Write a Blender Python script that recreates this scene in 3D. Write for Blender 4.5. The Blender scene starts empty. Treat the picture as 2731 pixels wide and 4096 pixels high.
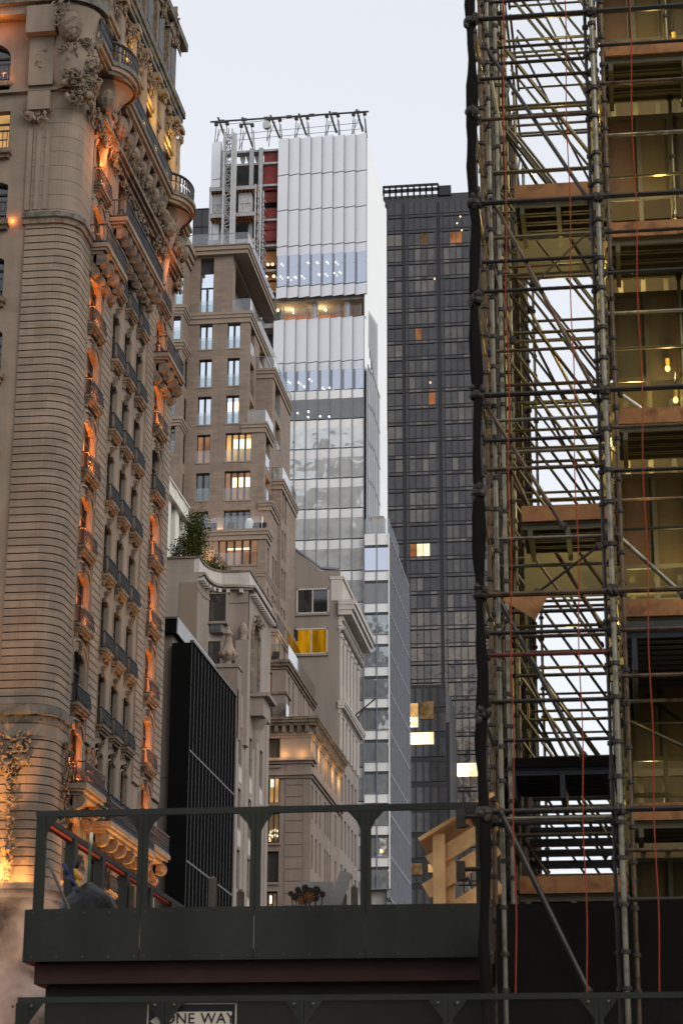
import bpy, math, random
from mathutils import Vector, Matrix
rnd = random.Random(7)
SC = bpy.context.scene
COL = SC.collection

# ------------------------------------------------------------------ camera model (fitted to the photograph's vanishing points)
F_PX, YAW, PIT, ROL, CAMZ = 8480.0, 0.13591, 0.31699, 0.00458, 1.7
cy, sy, cp, sp, cr, sr = math.cos(YAW), math.sin(YAW), math.cos(PIT), math.sin(PIT), math.cos(ROL), math.sin(ROL)
FW = Vector((-sy*cp, cy*cp, sp)); RT0 = Vector((cy, sy, 0)); UP0 = RT0.cross(FW)
RT = RT0*cr + UP0*sr; UP = UP0*cr - RT0*sr
EYE = Vector((0, 0, CAMZ))
def ray(px, py): return FW + RT*((px-1365.5)/F_PX) - UP*((py-2048)/F_PX)
def onY(px, py, Y):
    v = ray(px, py); return EYE + v*(Y/v.y)
def onX(px, py, X):
    v = ray(px, py); return EYE + v*(X/v.x)
def onZ(px, py, Z):
    v = ray(px, py); return EYE + v*((Z-CAMZ)/v.z)

cam = bpy.data.cameras.new('camera'); co = bpy.data.objects.new('camera', cam); COL.objects.link(co)
co.matrix_world = Matrix(((RT.x, UP.x, -FW.x, 0), (RT.y, UP.y, -FW.y, 0), (RT.z, UP.z, -FW.z, CAMZ), (0, 0, 0, 1)))
cam.sensor_fit = 'VERTICAL'; cam.sensor_height = 36; cam.lens = F_PX/4096*36
cam.clip_start = 0.5; cam.clip_end = 5000
SC.camera = co
cam.dof.use_dof = True; cam.dof.focus_distance = 150; cam.dof.aperture_fstop = 5.0

# ------------------------------------------------------------------ materials
MATS = {}
def newmat(name):
    m = bpy.data.materials.new(name); m.use_nodes = True; m.node_tree.nodes.clear(); MATS[name] = m
    return m, m.node_tree.nodes, m.node_tree.links
def mat(name, col, rough=0.8, var=0.18, scale=0.6, metal=0.0, spec=0.35, bump=0.0, bscale=8.0, streak=0.0, blocks=None, col2=None):
    """principled with patchy tone, optional vertical weather streaks and masonry blocks"""
    m, N, L = newmat(name)
    o = N.new('ShaderNodeOutputMaterial'); b = N.new('ShaderNodeBsdfPrincipled'); L.new(b.outputs[0], o.inputs[0])
    b.inputs['Roughness'].default_value = rough; b.inputs['Metallic'].default_value = metal
    b.inputs['Specular IOR Level'].default_value = spec
    g = N.new('ShaderNodeNewGeometry')
    n = N.new('ShaderNodeTexNoise'); n.inputs['Scale'].default_value = scale; n.inputs['Detail'].default_value = 6; n.inputs['Roughness'].default_value = 0.65
    L.new(g.outputs['Position'], n.inputs['Vector'])
    r = N.new('ShaderNodeMapRange'); r.inputs['From Min'].default_value = 0.3; r.inputs['From Max'].default_value = 0.7
    r.inputs['To Min'].default_value = 1-var; r.inputs['To Max'].default_value = 1+var
    L.new(n.outputs['Fac'], r.inputs['Value'])
    fac = r.outputs[0]
    if streak:
        mp = N.new('ShaderNodeMapping'); mp.inputs['Scale'].default_value = (1.6, 1.6, 0.07); L.new(g.outputs['Position'], mp.inputs['Vector'])
        n2 = N.new('ShaderNodeTexNoise'); n2.inputs['Scale'].default_value = 1.0; n2.inputs['Detail'].default_value = 5; L.new(mp.outputs[0], n2.inputs['Vector'])
        r2 = N.new('ShaderNodeMapRange'); r2.inputs['From Min'].default_value = 0.35; r2.inputs['From Max'].default_value = 0.65
        r2.inputs['To Min'].default_value = 1-streak; r2.inputs['To Max'].default_value = 1+streak*0.3
        L.new(n2.outputs['Fac'], r2.inputs['Value'])
        mm = N.new('ShaderNodeMath'); mm.operation = 'MULTIPLY'; L.new(fac, mm.inputs[0]); L.new(r2.outputs[0], mm.inputs[1]); fac = mm.outputs[0]
    if blocks:
        w, h, amt = blocks                                  # masonry: each block its own tone
        sx = N.new('ShaderNodeSeparateXYZ'); L.new(g.outputs['Position'], sx.inputs[0])
        ad = N.new('ShaderNodeMath'); ad.operation = 'ADD'; L.new(sx.outputs[0], ad.inputs[0]); L.new(sx.outputs[1], ad.inputs[1])
        cb = N.new('ShaderNodeCombineXYZ'); L.new(ad.outputs[0], cb.inputs[0]); L.new(sx.outputs[2], cb.inputs[1])
        bt = N.new('ShaderNodeTexBrick'); bt.inputs['Scale'].default_value = 1; bt.inputs['Brick Width'].default_value = w; bt.inputs['Row Height'].default_value = h
        bt.inputs['Mortar Size'].default_value = 0.012; bt.inputs['Color1'].default_value = (1-amt,)*3+(1,); bt.inputs['Color2'].default_value = (1+amt,)*3+(1,)
        bt.inputs['Mortar'].default_value = (1-amt*1.5,)*3+(1,); L.new(cb.outputs[0], bt.inputs['Vector'])
        mm = N.new('ShaderNodeMath'); mm.operation = 'MULTIPLY'; L.new(fac, mm.inputs[0]); L.new(bt.outputs['Color'], mm.inputs[1]); fac = mm.outputs[0]
    mx = N.new('ShaderNodeVectorMath'); mx.operation = 'SCALE'; mx.inputs[0].default_value = col; L.new(fac, mx.inputs['Scale'])
    if col2:
        n3 = N.new('ShaderNodeTexNoise'); n3.inputs['Scale'].default_value = scale*2.3; n3.inputs['Detail'].default_value = 8; L.new(g.outputs['Position'], n3.inputs['Vector'])
        r3 = N.new('ShaderNodeMapRange'); r3.inputs['From Min'].default_value = 0.5; r3.inputs['From Max'].default_value = 0.68; L.new(n3.outputs['Fac'], r3.inputs['Value'])
        mc = N.new('ShaderNodeMix'); mc.data_type = 'RGBA'; L.new(r3.outputs[0], mc.inputs[0]); L.new(mx.outputs[0], mc.inputs[6]); mc.inputs[7].default_value = tuple(col2)+(1,)
        L.new(mc.outputs[2], b.inputs['Base Color'])
    else:
        L.new(mx.outputs[0], b.inputs['Base Color'])
    if bump:
        nb = N.new('ShaderNodeTexNoise'); nb.inputs['Scale'].default_value = bscale; nb.inputs['Detail'].default_value = 8; L.new(g.outputs['Position'], nb.inputs['Vector'])
        bp = N.new('ShaderNodeBump'); bp.inputs['Strength'].default_value = bump; bp.inputs['Distance'].default_value = 0.05
        L.new(nb.outputs['Fac'], bp.inputs['Height']); L.new(bp.outputs[0], b.inputs['Normal'])
    return m
def glassmat(name, tint, base, mix=0.6, rough=0.03, wave=0.0, wscale=0.5):
    """window pane: dark or curtained room behind a reflecting sheet; old panes ripple"""
    m, N, L = newmat(name)
    o = N.new('ShaderNodeOutputMaterial'); ms = N.new('ShaderNodeMixShader'); L.new(ms.outputs[0], o.inputs[0])
    d = N.new('ShaderNodeBsdfDiffuse'); gl = N.new('ShaderNodeBsdfGlossy'); gl.inputs['Roughness'].default_value = rough
    gl.inputs['Color'].default_value = tuple(tint)+(1,)
    g = N.new('ShaderNodeNewGeometry'); n = N.new('ShaderNodeTexNoise'); n.inputs['Scale'].default_value = 0.7; n.inputs['Detail'].default_value = 3
    L.new(g.outputs['Position'], n.inputs['Vector'])
    sc = N.new('ShaderNodeMapRange'); sc.inputs['To Min'].default_value = 0.5; sc.inputs['To Max'].default_value = 1.5; L.new(n.outputs['Fac'], sc.inputs['Value'])
    v = N.new('ShaderNodeVectorMath'); v.operation = 'SCALE'; v.inputs[0].default_value = base; L.new(sc.outputs[0], v.inputs['Scale']); L.new(v.outputs[0], d.inputs['Color'])
    lw = N.new('ShaderNodeLayerWeight'); lw.inputs['Blend'].default_value = 0.35
    r = N.new('ShaderNodeMapRange'); r.inputs['To Min'].default_value = mix; r.inputs['To Max'].default_value = min(1.0, mix+0.3); L.new(lw.outputs['Fresnel'], r.inputs['Value'])
    L.new(r.outputs[0], ms.inputs[0]); L.new(d.outputs[0], ms.inputs[1]); L.new(gl.outputs[0], ms.inputs[2])
    if wave:
        nb = N.new('ShaderNodeTexNoise'); nb.inputs['Scale'].default_value = wscale; nb.inputs['Detail'].default_value = 2; L.new(g.outputs['Position'], nb.inputs['Vector'])
        bp = N.new('ShaderNodeBump'); bp.inputs['Strength'].default_value = wave; bp.inputs['Distance'].default_value = 0.3
        L.new(nb.outputs['Fac'], bp.inputs['Height']); L.new(bp.outputs[0], gl.inputs['Normal'])
    return m
def emit(name, col, strength, var=0.0, scale=1.0, stretch=(1, 1, 1)):
    m, N, L = newmat(name)
    o = N.new('ShaderNodeOutputMaterial'); e = N.new('ShaderNodeEmission'); L.new(e.outputs[0], o.inputs[0])
    e.inputs['Color'].default_value = tuple(col)+(1,); e.inputs['Strength'].default_value = strength
    if var:
        g = N.new('ShaderNodeNewGeometry'); mp = N.new('ShaderNodeMapping'); mp.inputs['Scale'].default_value = stretch; L.new(g.outputs['Position'], mp.inputs['Vector'])
        n = N.new('ShaderNodeTexNoise'); n.inputs['Scale'].default_value = scale; n.inputs['Detail'].default_value = 3; L.new(mp.outputs[0], n.inputs['Vector'])
        r = N.new('ShaderNodeMapRange'); r.inputs['From Min'].default_value = 0.3; r.inputs['From Max'].default_value = 0.7
        r.inputs['To Min'].default_value = strength*(1-var); r.inputs['To Max'].default_value = strength*(1+var)
        L.new(n.outputs['Fac'], r.inputs['Value']); L.new(r.outputs[0], e.inputs['Strength'])
    return m
def clearglass(name, alpha=0.35, tint=(0.88, 0.91, 0.91)):
    """balustrade glass: mostly see-through with a reflection"""
    m, N, L = newmat(name)
    o = N.new('ShaderNodeOutputMaterial'); ms = N.new('ShaderNodeMixShader'); L.new(ms.outputs[0], o.inputs[0])
    t = N.new('ShaderNodeBsdfTransparent'); t.inputs[0].default_value = tuple(tint)+(1,)
    gl = N.new('ShaderNodeBsdfGlossy'); gl.inputs['Roughness'].default_value = 0.05
    ms.inputs[0].default_value = alpha; L.new(t.outputs[0], ms.inputs[1]); L.new(gl.outputs[0], ms.inputs[2])
    return m

M = MATS
mat('limestone', (0.215, 0.163, 0.118), 0.85, 0.16, 0.35, bump=0.25, bscale=5, streak=0.14, blocks=(1.5, 0.74, 0.13))
mat('limestone_plain', (0.22, 0.168, 0.122), 0.85, 0.16, 0.5, bump=0.25, bscale=5, streak=0.16)
mat('base_stone', (0.10, 0.075, 0.055), 0.9, 0.25, 0.5, streak=0.2, blocks=(1.8, 0.9, 0.1))
mat('painted_glow', (0.75, 0.085, 0.03), 0.6, 0.1, 4)  # bright orange that stands in for light caught on the shed's undersides
mat('carved_stone', (0.185, 0.14, 0.098), 0.9, 0.35, 1.6, bump=0.9, bscale=7, streak=0.35, col2=(0.062, 0.052, 0.038))
mat('sooty_stone', (0.13, 0.12, 0.10), 0.9, 0.35, 1.2, bump=0.5, bscale=6, col2=(0.05, 0.055, 0.045))
mat('joint', (0.13, 0.11, 0.085), 0.95, 0.2, 1.0)
mat('iron', (0.012, 0.013, 0.015), 0.5, 0.2, 3, spec=0.5)
mat('window_wood', (0.03, 0.028, 0.025), 0.6, 0.2, 2)
mat('tan_brick', (0.232, 0.176, 0.136), 0.85, 0.10, 0.35, streak=0.12, blocks=(0.9, 0.3, 0.12), bump=0.1, bscale=20)
mat('tan_trim', (0.26, 0.20, 0.152), 0.8, 0.08, 0.5, streak=0.05)
mat('tan_dark', (0.20, 0.15, 0.11), 0.85, 0.08, 0.5)
mat('grey_stone', (0.265, 0.222, 0.185), 0.85, 0.12, 0.4, streak=0.14, blocks=(1.8, 0.9, 0.05), bump=0.15)
mat('pink_stone', (0.225, 0.175, 0.14), 0.85, 0.12, 0.5, streak=0.14, bump=0.15)
mat('pale_stone', (0.47, 0.43, 0.385), 0.8, 0.08, 0.4, streak=0.12, blocks=(1.6, 1.0, 0.04))
mat('party_wall', (0.25, 0.215, 0.185), 0.9, 0.1, 0.12, streak=0.12, bump=0.1)
mat('white_stucco', (0.62, 0.60, 0.53), 0.85, 0.06, 0.5, streak=0.12)
mat('terracotta', (0.27, 0.20, 0.15), 0.85, 0.3, 2.0, bump=0.5, streak=0.2)
mat('concrete', (0.15, 0.125, 0.105), 0.9, 0.12, 0.5, streak=0.15)
mat('concrete_pale', (0.33, 0.31, 0.28), 0.9, 0.15, 0.7, streak=0.2)
mat('black_clad', (0.007, 0.007, 0.007), 1.0, 0.1, 0.4, spec=0.0)
mat('black_metal', (0.012, 0.012, 0.013), 0.5, 0.1, 1)
mat('fin_metal', (0.085, 0.08, 0.072), 0.5, 0.1, 1, metal=0.3)
mat('white_panel', (0.80, 0.80, 0.83), 0.42, 0.03, 0.15, spec=0.4)
mat('white_panel_side', (0.86, 0.86, 0.85), 0.4, 0.02, 0.2, spec=0.4)
mat('spandrel', (0.76, 0.75, 0.73), 0.3, 0.12, 0.25, spec=0.5)
mat('joint_metal', (0.20, 0.21, 0.24), 0.5, 0.1, 1, metal=0.3)
mat('slab_concrete', (0.34, 0.31, 0.28), 0.9, 0.2, 0.8, streak=0.2)
mat('steel_dark', (0.05, 0.055, 0.06), 0.6, 0.3, 0.6)
mat('steel_grey', (0.33, 0.33, 0.33), 0.5, 0.2, 1.5, metal=0.3)
mat('red_membrane', (0.17, 0.028, 0.025), 0.75, 0.35, 0.5)
mat('ply_orange', (0.40, 0.17, 0.06), 0.8, 0.25, 0.8)
mat('grey_cage', (0.45, 0.45, 0.44), 0.6, 0.1, 1)
mat('tower_dark', (0.036, 0.035, 0.035), 0.35, 0.15, 0.15, spec=0.4)
mat('tower_mullion', (0.017, 0.016, 0.017), 0.5, 0.1, 1)
mat('green_paint', (0.030, 0.032, 0.024), 0.5, 0.12, 1.5, spec=0.25)
mat('green_paint_worn', (0.032, 0.034, 0.025), 0.6, 0.12, 1.1, spec=0.2, streak=.3, bump=.08, bscale=12)
mat('fascia_brown', (0.042, 0.020, 0.016), 0.7, 0.25, 1.2, spec=0.2)
mat('hoarding', (0.030, 0.027, 0.019), 0.75, 0.2, 1.5, spec=0.2)
mat('mesh_panel', (0.020, 0.020, 0.017), 0.7, 0.15, 2, spec=0.2)
mat('tarp', (0.006, 0.006, 0.0065), 0.5, 0.3, 3, spec=0.22, bump=0.5, bscale=5)
mat('lumber', (0.85, 0.50, 0.22), 0.75, 0.15, 3.0, col2=(0.72, 0.38, 0.14), streak=0.1)
mat('lumber_dark', (0.33, 0.155, 0.058), 0.8, 0.35, 2.0, col2=(0.16, 0.07, 0.028))
mat('old_wood', (0.13, 0.105, 0.08), 0.9, 0.3, 3)
mat('board_white', (0.30, 0.285, 0.265), 0.8, 0.1, 2, streak=0.1)
mat('galv', (0.15, 0.125, 0.06), 0.34, 0.3, 2.5, metal=0.7, spec=0.5)
mat('galv_dark', (0.040, 0.035, 0.028), 0.42, 0.3, 2.5, metal=0.6, spec=0.5)
mat('galv_rust', (0.115, 0.075, 0.042), 0.5, 0.35, 4, metal=0.5, spec=0.4, col2=(0.06, 0.03, 0.015))
mat('galv_pale', (0.21, 0.19, 0.14), 0.4, 0.3, 3, metal=0.6, spec=0.5, col2=(0.10, 0.085, 0.06))
mat('coupler', (0.05, 0.042, 0.034), 0.6, 0.4, 6, metal=0.5)
mat('netting_black', (0.009, 0.0075, 0.006), 0.9, 0.2, 3, spec=0.1)
mat('netting_brown', (0.15, 0.112, 0.075), 0.95, 0.25, 1.5, streak=0.3, spec=0.05)
mat('deck_alu', (0.12, 0.105, 0.06), 0.6, 0.2, 1.0, metal=0.2)
mat('ply_olive', (0.13, 0.095, 0.038), 0.85, 0.22, 0.8, streak=0.25)
mat('ply_dark', (0.085, 0.066, 0.03), 0.85, 0.3, 1.2, streak=0.3)
mat('ply_red', (0.13, 0.075, 0.035), 0.85, 0.3, 1.0, streak=0.3)
mat('red_cord', (0.30, 0.04, 0.015), 0.8, 0.2, 4)
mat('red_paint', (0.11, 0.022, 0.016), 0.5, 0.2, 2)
mat('blue_paint', (0.02, 0.03, 0.10), 0.5, 0.2, 4)
mat('yellow_paint', (0.55, 0.33, 0.02), 0.5, 0.15, 4)
mat('pole_green', (0.05, 0.11, 0.06), 0.45, 0.2, 4)
mat('pole_white', (0.6, 0.62, 0.55), 0.6, 0.1, 4)
mat('sign_black', (0.012, 0.010, 0.010), 0.4, 0.1, 3)
mat('sign_white', (0.86, 0.74, 0.58), 0.4, 0.04, 2)
mat('petal_dark', (0.03, 0.018, 0.012), 0.8, 0.5, 12)
mat('petal_orange', (0.16, 0.06, 0.015), 0.8, 0.4, 10)
mat('stem', (0.03, 0.035, 0.018), 0.8, 0.3, 8)
mat('leaf_dark', (0.06, 0.08, 0.014), 0.7, 0.4, 3)
mat('leaf_light', (0.13, 0.15, 0.02), 0.7, 0.4, 3)
mat('leaf_grey', (0.05, 0.05, 0.042), 0.8, 0.4, 3)
mat('bark', (0.06, 0.045, 0.03), 0.9, 0.3, 5)
mat('asphalt', (0.05, 0.05, 0.05), 0.85, 0.2, 0.5, bump=0.2)
mat('pavement', (0.22, 0.21, 0.19), 0.85, 0.15, 0.4, blocks=(1.5, 1.5, 0.06))
mat('road_paint', (0.65, 0.65, 0.62), 0.7, 0.1, 2)
mat('white_cloth', (0.8, 0.8, 0.78), 0.8, 0.05, 5)
glassmat('glass_dark', (0.75, 0.75, 0.78), (0.012, 0.012, 0.011), 0.10, 0.04)
glassmat('glass_room', (0.7, 0.75, 0.78), (0.035, 0.033, 0.030), 0.16, 0.05)
glassmat('glass_sky', (0.80, 0.88, 0.96), (0.1, 0.1, 0.1), 0.92, 0.02)
glassmat('glass_blue', (0.64, 0.69, 0.79), (0.25, 0.265, 0.29), 0.72, 0.05)
glassmat('glass_grey', (0.72, 0.74, 0.74), (0.60, 0.605, 0.59), 0.36, 0.08, 0.6, 0.5)
glassmat('glass_teal', (0.55, 0.60, 0.62), (0.22, 0.24, 0.25), 0.38, 0.08, 0.8, 0.4)
mat('side_mid', (0.34, 0.345, 0.345), 0.5, 0.15, 0.4, spec=0.3)
mat('side_grey', (0.085, 0.088, 0.092), 0.4, 0.1, 0.3, spec=0.3)
glassmat('side_glass', (0.36, 0.37, 0.39), (0.10, 0.105, 0.11), 0.22, 0.12)
glassmat('glass_smoke', (0.36, 0.36, 0.36), (0.13, 0.13, 0.125), 0.3, 0.08)
for i, c in enumerate(((0.048, 0.046, 0.047), (0.072, 0.068, 0.064), (0.10, 0.092, 0.082), (0.14, 0.125, 0.108), (0.056, 0.054, 0.057))):
    glassmat('tower_pane_%d' % i, (0.40, 0.40, 0.42), c, 0.07, 0.06)
for i, c in enumerate(((0.085, 0.076, 0.067), (0.155, 0.128, 0.102), (0.058, 0.055, 0.053))):
    glassmat('tower_pane_wavy_%d' % i, (0.5, 0.47, 0.44), c, 0.12, 0.06, 1.0, 0.5)
clearglass('balustrade', 0.10); clearglass('balustrade_edge', 0.8, (0.95, 0.97, 0.97))
emit('room_warm', (1.0, 0.56, 0.20), 0.55, 0.45, 0.5)
emit('room_peach', (1.0, 0.50, 0.27), 0.25, 0.4, 0.6)
emit('room_dim', (1.0, 0.62, 0.28), 0.10, 0.6, 0.9)
emit('room_yellow', (1.0, 0.46, 0.012), 0.24, 0.6, 0.7, (2.2, 1, .35))
emit('room_orange', (1.0, 0.40, 0.17), 0.24, 0.4, 0.5)
emit('office_white', (1.0, 0.80, 0.46), 1.1, 0.3, 0.5)
emit('lamp_white', (1.0, 0.9, 0.75), 3.5)
emit('lamp_warm', (1.0, 0.72, 0.38), 2.2)
emit('lamp_orange', (1.0, 0.42, 0.12), 6.0)
emit('lamp_yellow', (1.0, 0.74, 0.22), 1.6)
emit('bulb_cool', (0.95, 0.97, 1.0), 3.0)

# ------------------------------------------------------------------ mesh helpers
class Face:
    """a vertical facade plane with its own coordinates: u along it, v height, d outwards.  kind F faces the viewer (-Y), S faces the street (+X)"""
    def __init__(s, kind, plane): s.k, s.p = kind, plane
    def __call__(s, u, v, d=0.0):
        return Vector((u, s.p-d, v)) if s.k == 'F' else Vector((s.p+d, u, v))
    def uv(s, px, py):
        if s.k == 'F': q = onY(px, py, s.p); return q.x, q.z
        q = onX(px, py, s.p); return q.y, q.z
    def rect(s, x0, y0, x1, y1):
        u0, v1 = s.uv(x0, y0); u1, v0 = s.uv(x1, y1); return u0, u1, v0, v1
class MB:
    def __init__(s): s.v, s.f, s.m = [], [], []
    def quad(s, a, b, c, d, mi=0):
        n = len(s.v); s.v += [tuple(a), tuple(b), tuple(c), tuple(d)]; s.f.append((n, n+1, n+2, n+3)); s.m.append(mi)
    def tri(s, a, b, c, mi=0):
        n = len(s.v); s.v += [tuple(a), tuple(b), tuple(c)]; s.f.append((n, n+1, n+2)); s.m.append(mi)
    def hexa(s, p, mi=0):
        n = len(s.v); s.v += [tuple(q) for q in p]
        for f in ((0, 3, 2, 1), (4, 5, 6, 7), (0, 1, 5, 4), (1, 2, 6, 5), (2, 3, 7, 6), (3, 0, 4, 7)):
            s.f.append(tuple(n+i for i in f)); s.m.append(mi)
        return s
    def box(s, x0, x1, y0, y1, z0, z1, mi=0):
        return s.hexa([(x0, y0, z0), (x1, y0, z0), (x1, y1, z0), (x0, y1, z0), (x0, y0, z1), (x1, y0, z1), (x1, y1, z1), (x0, y1, z1)], mi)
    def fbox(s, F, u0, u1, v0, v1, d0, d1, mi=0):
        return s.hexa([F(u0, v0, d1), F(u1, v0, d1), F(u1, v0, d0), F(u0, v0, d0), F(u0, v1, d1), F(u1, v1, d1), F(u1, v1, d0), F(u0, v1, d0)], mi)
    def tube(s, a, b, r, n=8, mi=0, r2=None, caps=True):
        a, b = Vector(a), Vector(b); r2 = r if r2 is None else r2
        w = (b-a).normalized(); t = Vector((0, 0, 1)) if abs(w.z) < 0.9 else Vector((1, 0, 0))
        p = w.cross(t).normalized(); q = w.cross(p); k = len(s.v)
        for c, rr in ((a, r), (b, r2)):
            for i in range(n):
                t = 2*math.pi*i/n; s.v.append(tuple(c + p*(rr*math.cos(t)) + q*(rr*math.sin(t))))
        for i in range(n):
            j = (i+1) % n; s.f.append((k+i, k+j, k+n+j, k+n+i)); s.m.append(mi)
        if caps:
            s.f.append(tuple(k+i for i in range(n))[::-1]); s.m.append(mi); s.f.append(tuple(k+n+i for i in range(n))); s.m.append(mi)
        return s
    def path(s, pts, r, n=6, mi=0):
        for a, b in zip(pts, pts[1:]): s.tube(a, b, r, n, mi)
        return s
    def lathe(s, c, prof, n=20, mi=0, a0=0.0, a1=2*math.pi):
        """prof: (radius, height) up the axis at c"""
        c = Vector(c); k = len(s.v); full = abs(a1-a0-2*math.pi) < 1e-6; m = n if full else n+1
        for r, h in prof:
            for i in range(m):
                t = a0+(a1-a0)*i/n; s.v.append((c.x+r*math.cos(t), c.y+r*math.sin(t), c.z+h))
        for j in range(len(prof)-1):
            for i in range(n):
                i2 = (i+1) % m
                s.f.append((k+j*m+i, k+j*m+i2, k+(j+1)*m+i2, k+(j+1)*m+i)); s.m.append(mi)
        return s
    def blob(s, c, rx, ry, rz, mi=0, n=7, k=5, jit=0.0):
        c = Vector(c); b = len(s.v)
        for j in range(k+1):
            p = math.pi*j/k
            for i in range(n):
                t = 2*math.pi*i/n; q = 1+rnd.uniform(-jit, jit)
                s.v.append((c.x+rx*q*math.sin(p)*math.cos(t), c.y+ry*q*math.sin(p)*math.sin(t), c.z+rz*q*math.cos(p)))
        for j in range(k):
            for i in range(n):
                i2 = (i+1) % n; s.f.append((b+j*n+i, b+(j+1)*n+i, b+(j+1)*n+i2, b+j*n+i2)); s.m.append(mi)
        return s
    def prism(s, pts, off, mi=0):
        """closed outline pts pushed along off"""
        k = len(s.v); n = len(pts); off = Vector(off)
        s.v += [tuple(Vector(p)) for p in pts] + [tuple(Vector(p)+off) for p in pts]
        s.f.append(tuple(range(k, k+n))); s.m.append(mi); s.f.append(tuple(range(k+2*n-1, k+n-1, -1))); s.m.append(mi)
        for i in range(n):
            j = (i+1) % n; s.f.append((k+i, k+n+i, k+n+j, k+j)); s.m.append(mi)
        return s
    def wall(s, F, u0, u1, v0, v1, holes=(), rev=0.25, mi=0, mr=None, d=0.0):
        """wall sheet with true openings: each hole (u0,u1,v0,v1,arch rise) gets reveals of depth rev"""
        mr = mi if mr is None else mr
        us = sorted({round(x, 4) for x in [u0, u1]+[h[0] for h in holes]+[h[1] for h in holes] if u0-1e-6 <= x <= u1+1e-6})
        vs = sorted({round(x, 4) for x in [v0, v1]+[h[2] for h in holes]+[h[3] for h in holes] if v0-1e-6 <= x <= v1+1e-6})
        for a, b in zip(us, us[1:]):
            run = None
            for c, e in zip(vs, vs[1:]):
                mu, mv = (a+b)/2, (c+e)/2
                if any(h[0] < mu < h[1] and h[2] < mv < h[3] for h in holes):
                    if run is not None: s.quad(F(a, run, d), F(b, run, d), F(b, c, d), F(a, c, d), mi); run = None
                elif run is None: run = c
            if run is not None: s.quad(F(a, run, d), F(b, run, d), F(b, v1, d), F(a, v1, d), mi)
        for h in holes:
            a, b, c, e = h[:4]; ar = h[4] if len(h) > 4 else 0
            sp_ = e-ar; i = d-rev
            s.quad(F(a, c, d), F(b, c, d), F(b, c, i), F(a, c, i), mr)
            s.quad(F(a, c, d), F(a, c, i), F(a, sp_, i), F(a, sp_, d), mr)
            s.quad(F(b, c, i), F(b, c, d), F(b, sp_, d), F(b, sp_, i), mr)
            if ar:
                K = 10; cu = (a+b)/2; w = (b-a)/2
                P = [(cu-w*math.cos(math.pi*t/K), sp_+ar*math.sin(math.pi*t/K)) for t in range(K+1)]
                for (p, q), (p2, q2) in zip(P, P[1:]):
                    s.quad(F(p, q, d), F(p2, q2, d), F(p2, e, d), F(p, e, d), mi)
                    s.quad(F(p, q, i), F(p2, q2, i), F(p2, q2, d), F(p, q, d), mr)
            else: s.quad(F(a, e, i), F(b, e, i), F(b, e, d), F(a, e, d), mr)
        return s
    def courses(s, path, z0, z1, pitch, gh, gd, mi=0, mj=1):
        """banded masonry: stone courses along a plan path of (point, outward normal), with real grooves between them"""
        z = z0
        while z < z1-0.01:
            t = min(z+pitch, z1)
            for (p, n), (q, m) in zip(path, path[1:]):
                p, q, n, m = Vector(p), Vector(q), Vector(n), Vector(m)
                up = lambda w, h: Vector((w.x, w.y, h))
                s.quad(up(p, z+gh), up(q, z+gh), up(q, t), up(p, t), mi)
                pi, qi = p-n*gd, q-m*gd
                s.quad(up(pi, z), up(qi, z), up(qi, z+gh), up(pi, z+gh), mj)
                s.quad(up(p, z), up(q, z), up(qi, z), up(pi, z), mj)
                s.quad(up(pi, z+gh), up(qi, z+gh), up(q, z+gh), up(p, z+gh), mj)
            z = t
        return s
    def carve(s, F, u0, u1, v0, v1, d, n, r, mi=0, rs=None):
        """carved ornament: leaf and scroll lumps of many sizes"""
        R = rs or rnd
        for _ in range(n):
            u, v, q = R.uniform(u0, u1), R.uniform(v0, v1), r*R.uniform(0.45, 1.3)
            c = F(u, v, d*R.uniform(0.4, 1.0)); n_ = (F(u, v, 1)-F(u, v, 0)); t_ = (F(u+1, v, 0)-F(u, v, 0)); k = R.random()
            if k < .42:                                       # volute
                sg = R.choice((-1, 1)); a0 = R.uniform(0, 6.28); P = [c+t_*(q*(1.25-.14*i)*math.cos(a0+sg*i*.75))+Vector((0, 0, q*(1.25-.14*i)*math.sin(a0+sg*i*.75)))+n_*(.02*i) for i in range(8)]
                s.path(P, q*.24, 5, mi)
            elif k < .8:                                      # leaf
                a = R.uniform(0, 6.28); L_ = t_*math.cos(a)+Vector((0, 0, math.sin(a))); W_ = L_.cross(n_); p = [c-L_*q*1.2, c+W_*q*.5+n_*q*.25, c+L_*q*1.3+n_*q*.1, c-W_*q*.5+n_*q*.25]; o_ = c+n_*q*.6
                for i in range(4): s.tri(p[i], p[(i+1) % 4], o_, mi)
                for i in range(4): s.tri(p[(i+1) % 4], p[i], c-n_*q*.3, mi)
            else: s.blob(c, q*R.uniform(0.5, .9), q*R.uniform(0.5, .9), q*R.uniform(0.6, 1.1), mi, 7, 5, 0.12)
        return s

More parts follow.
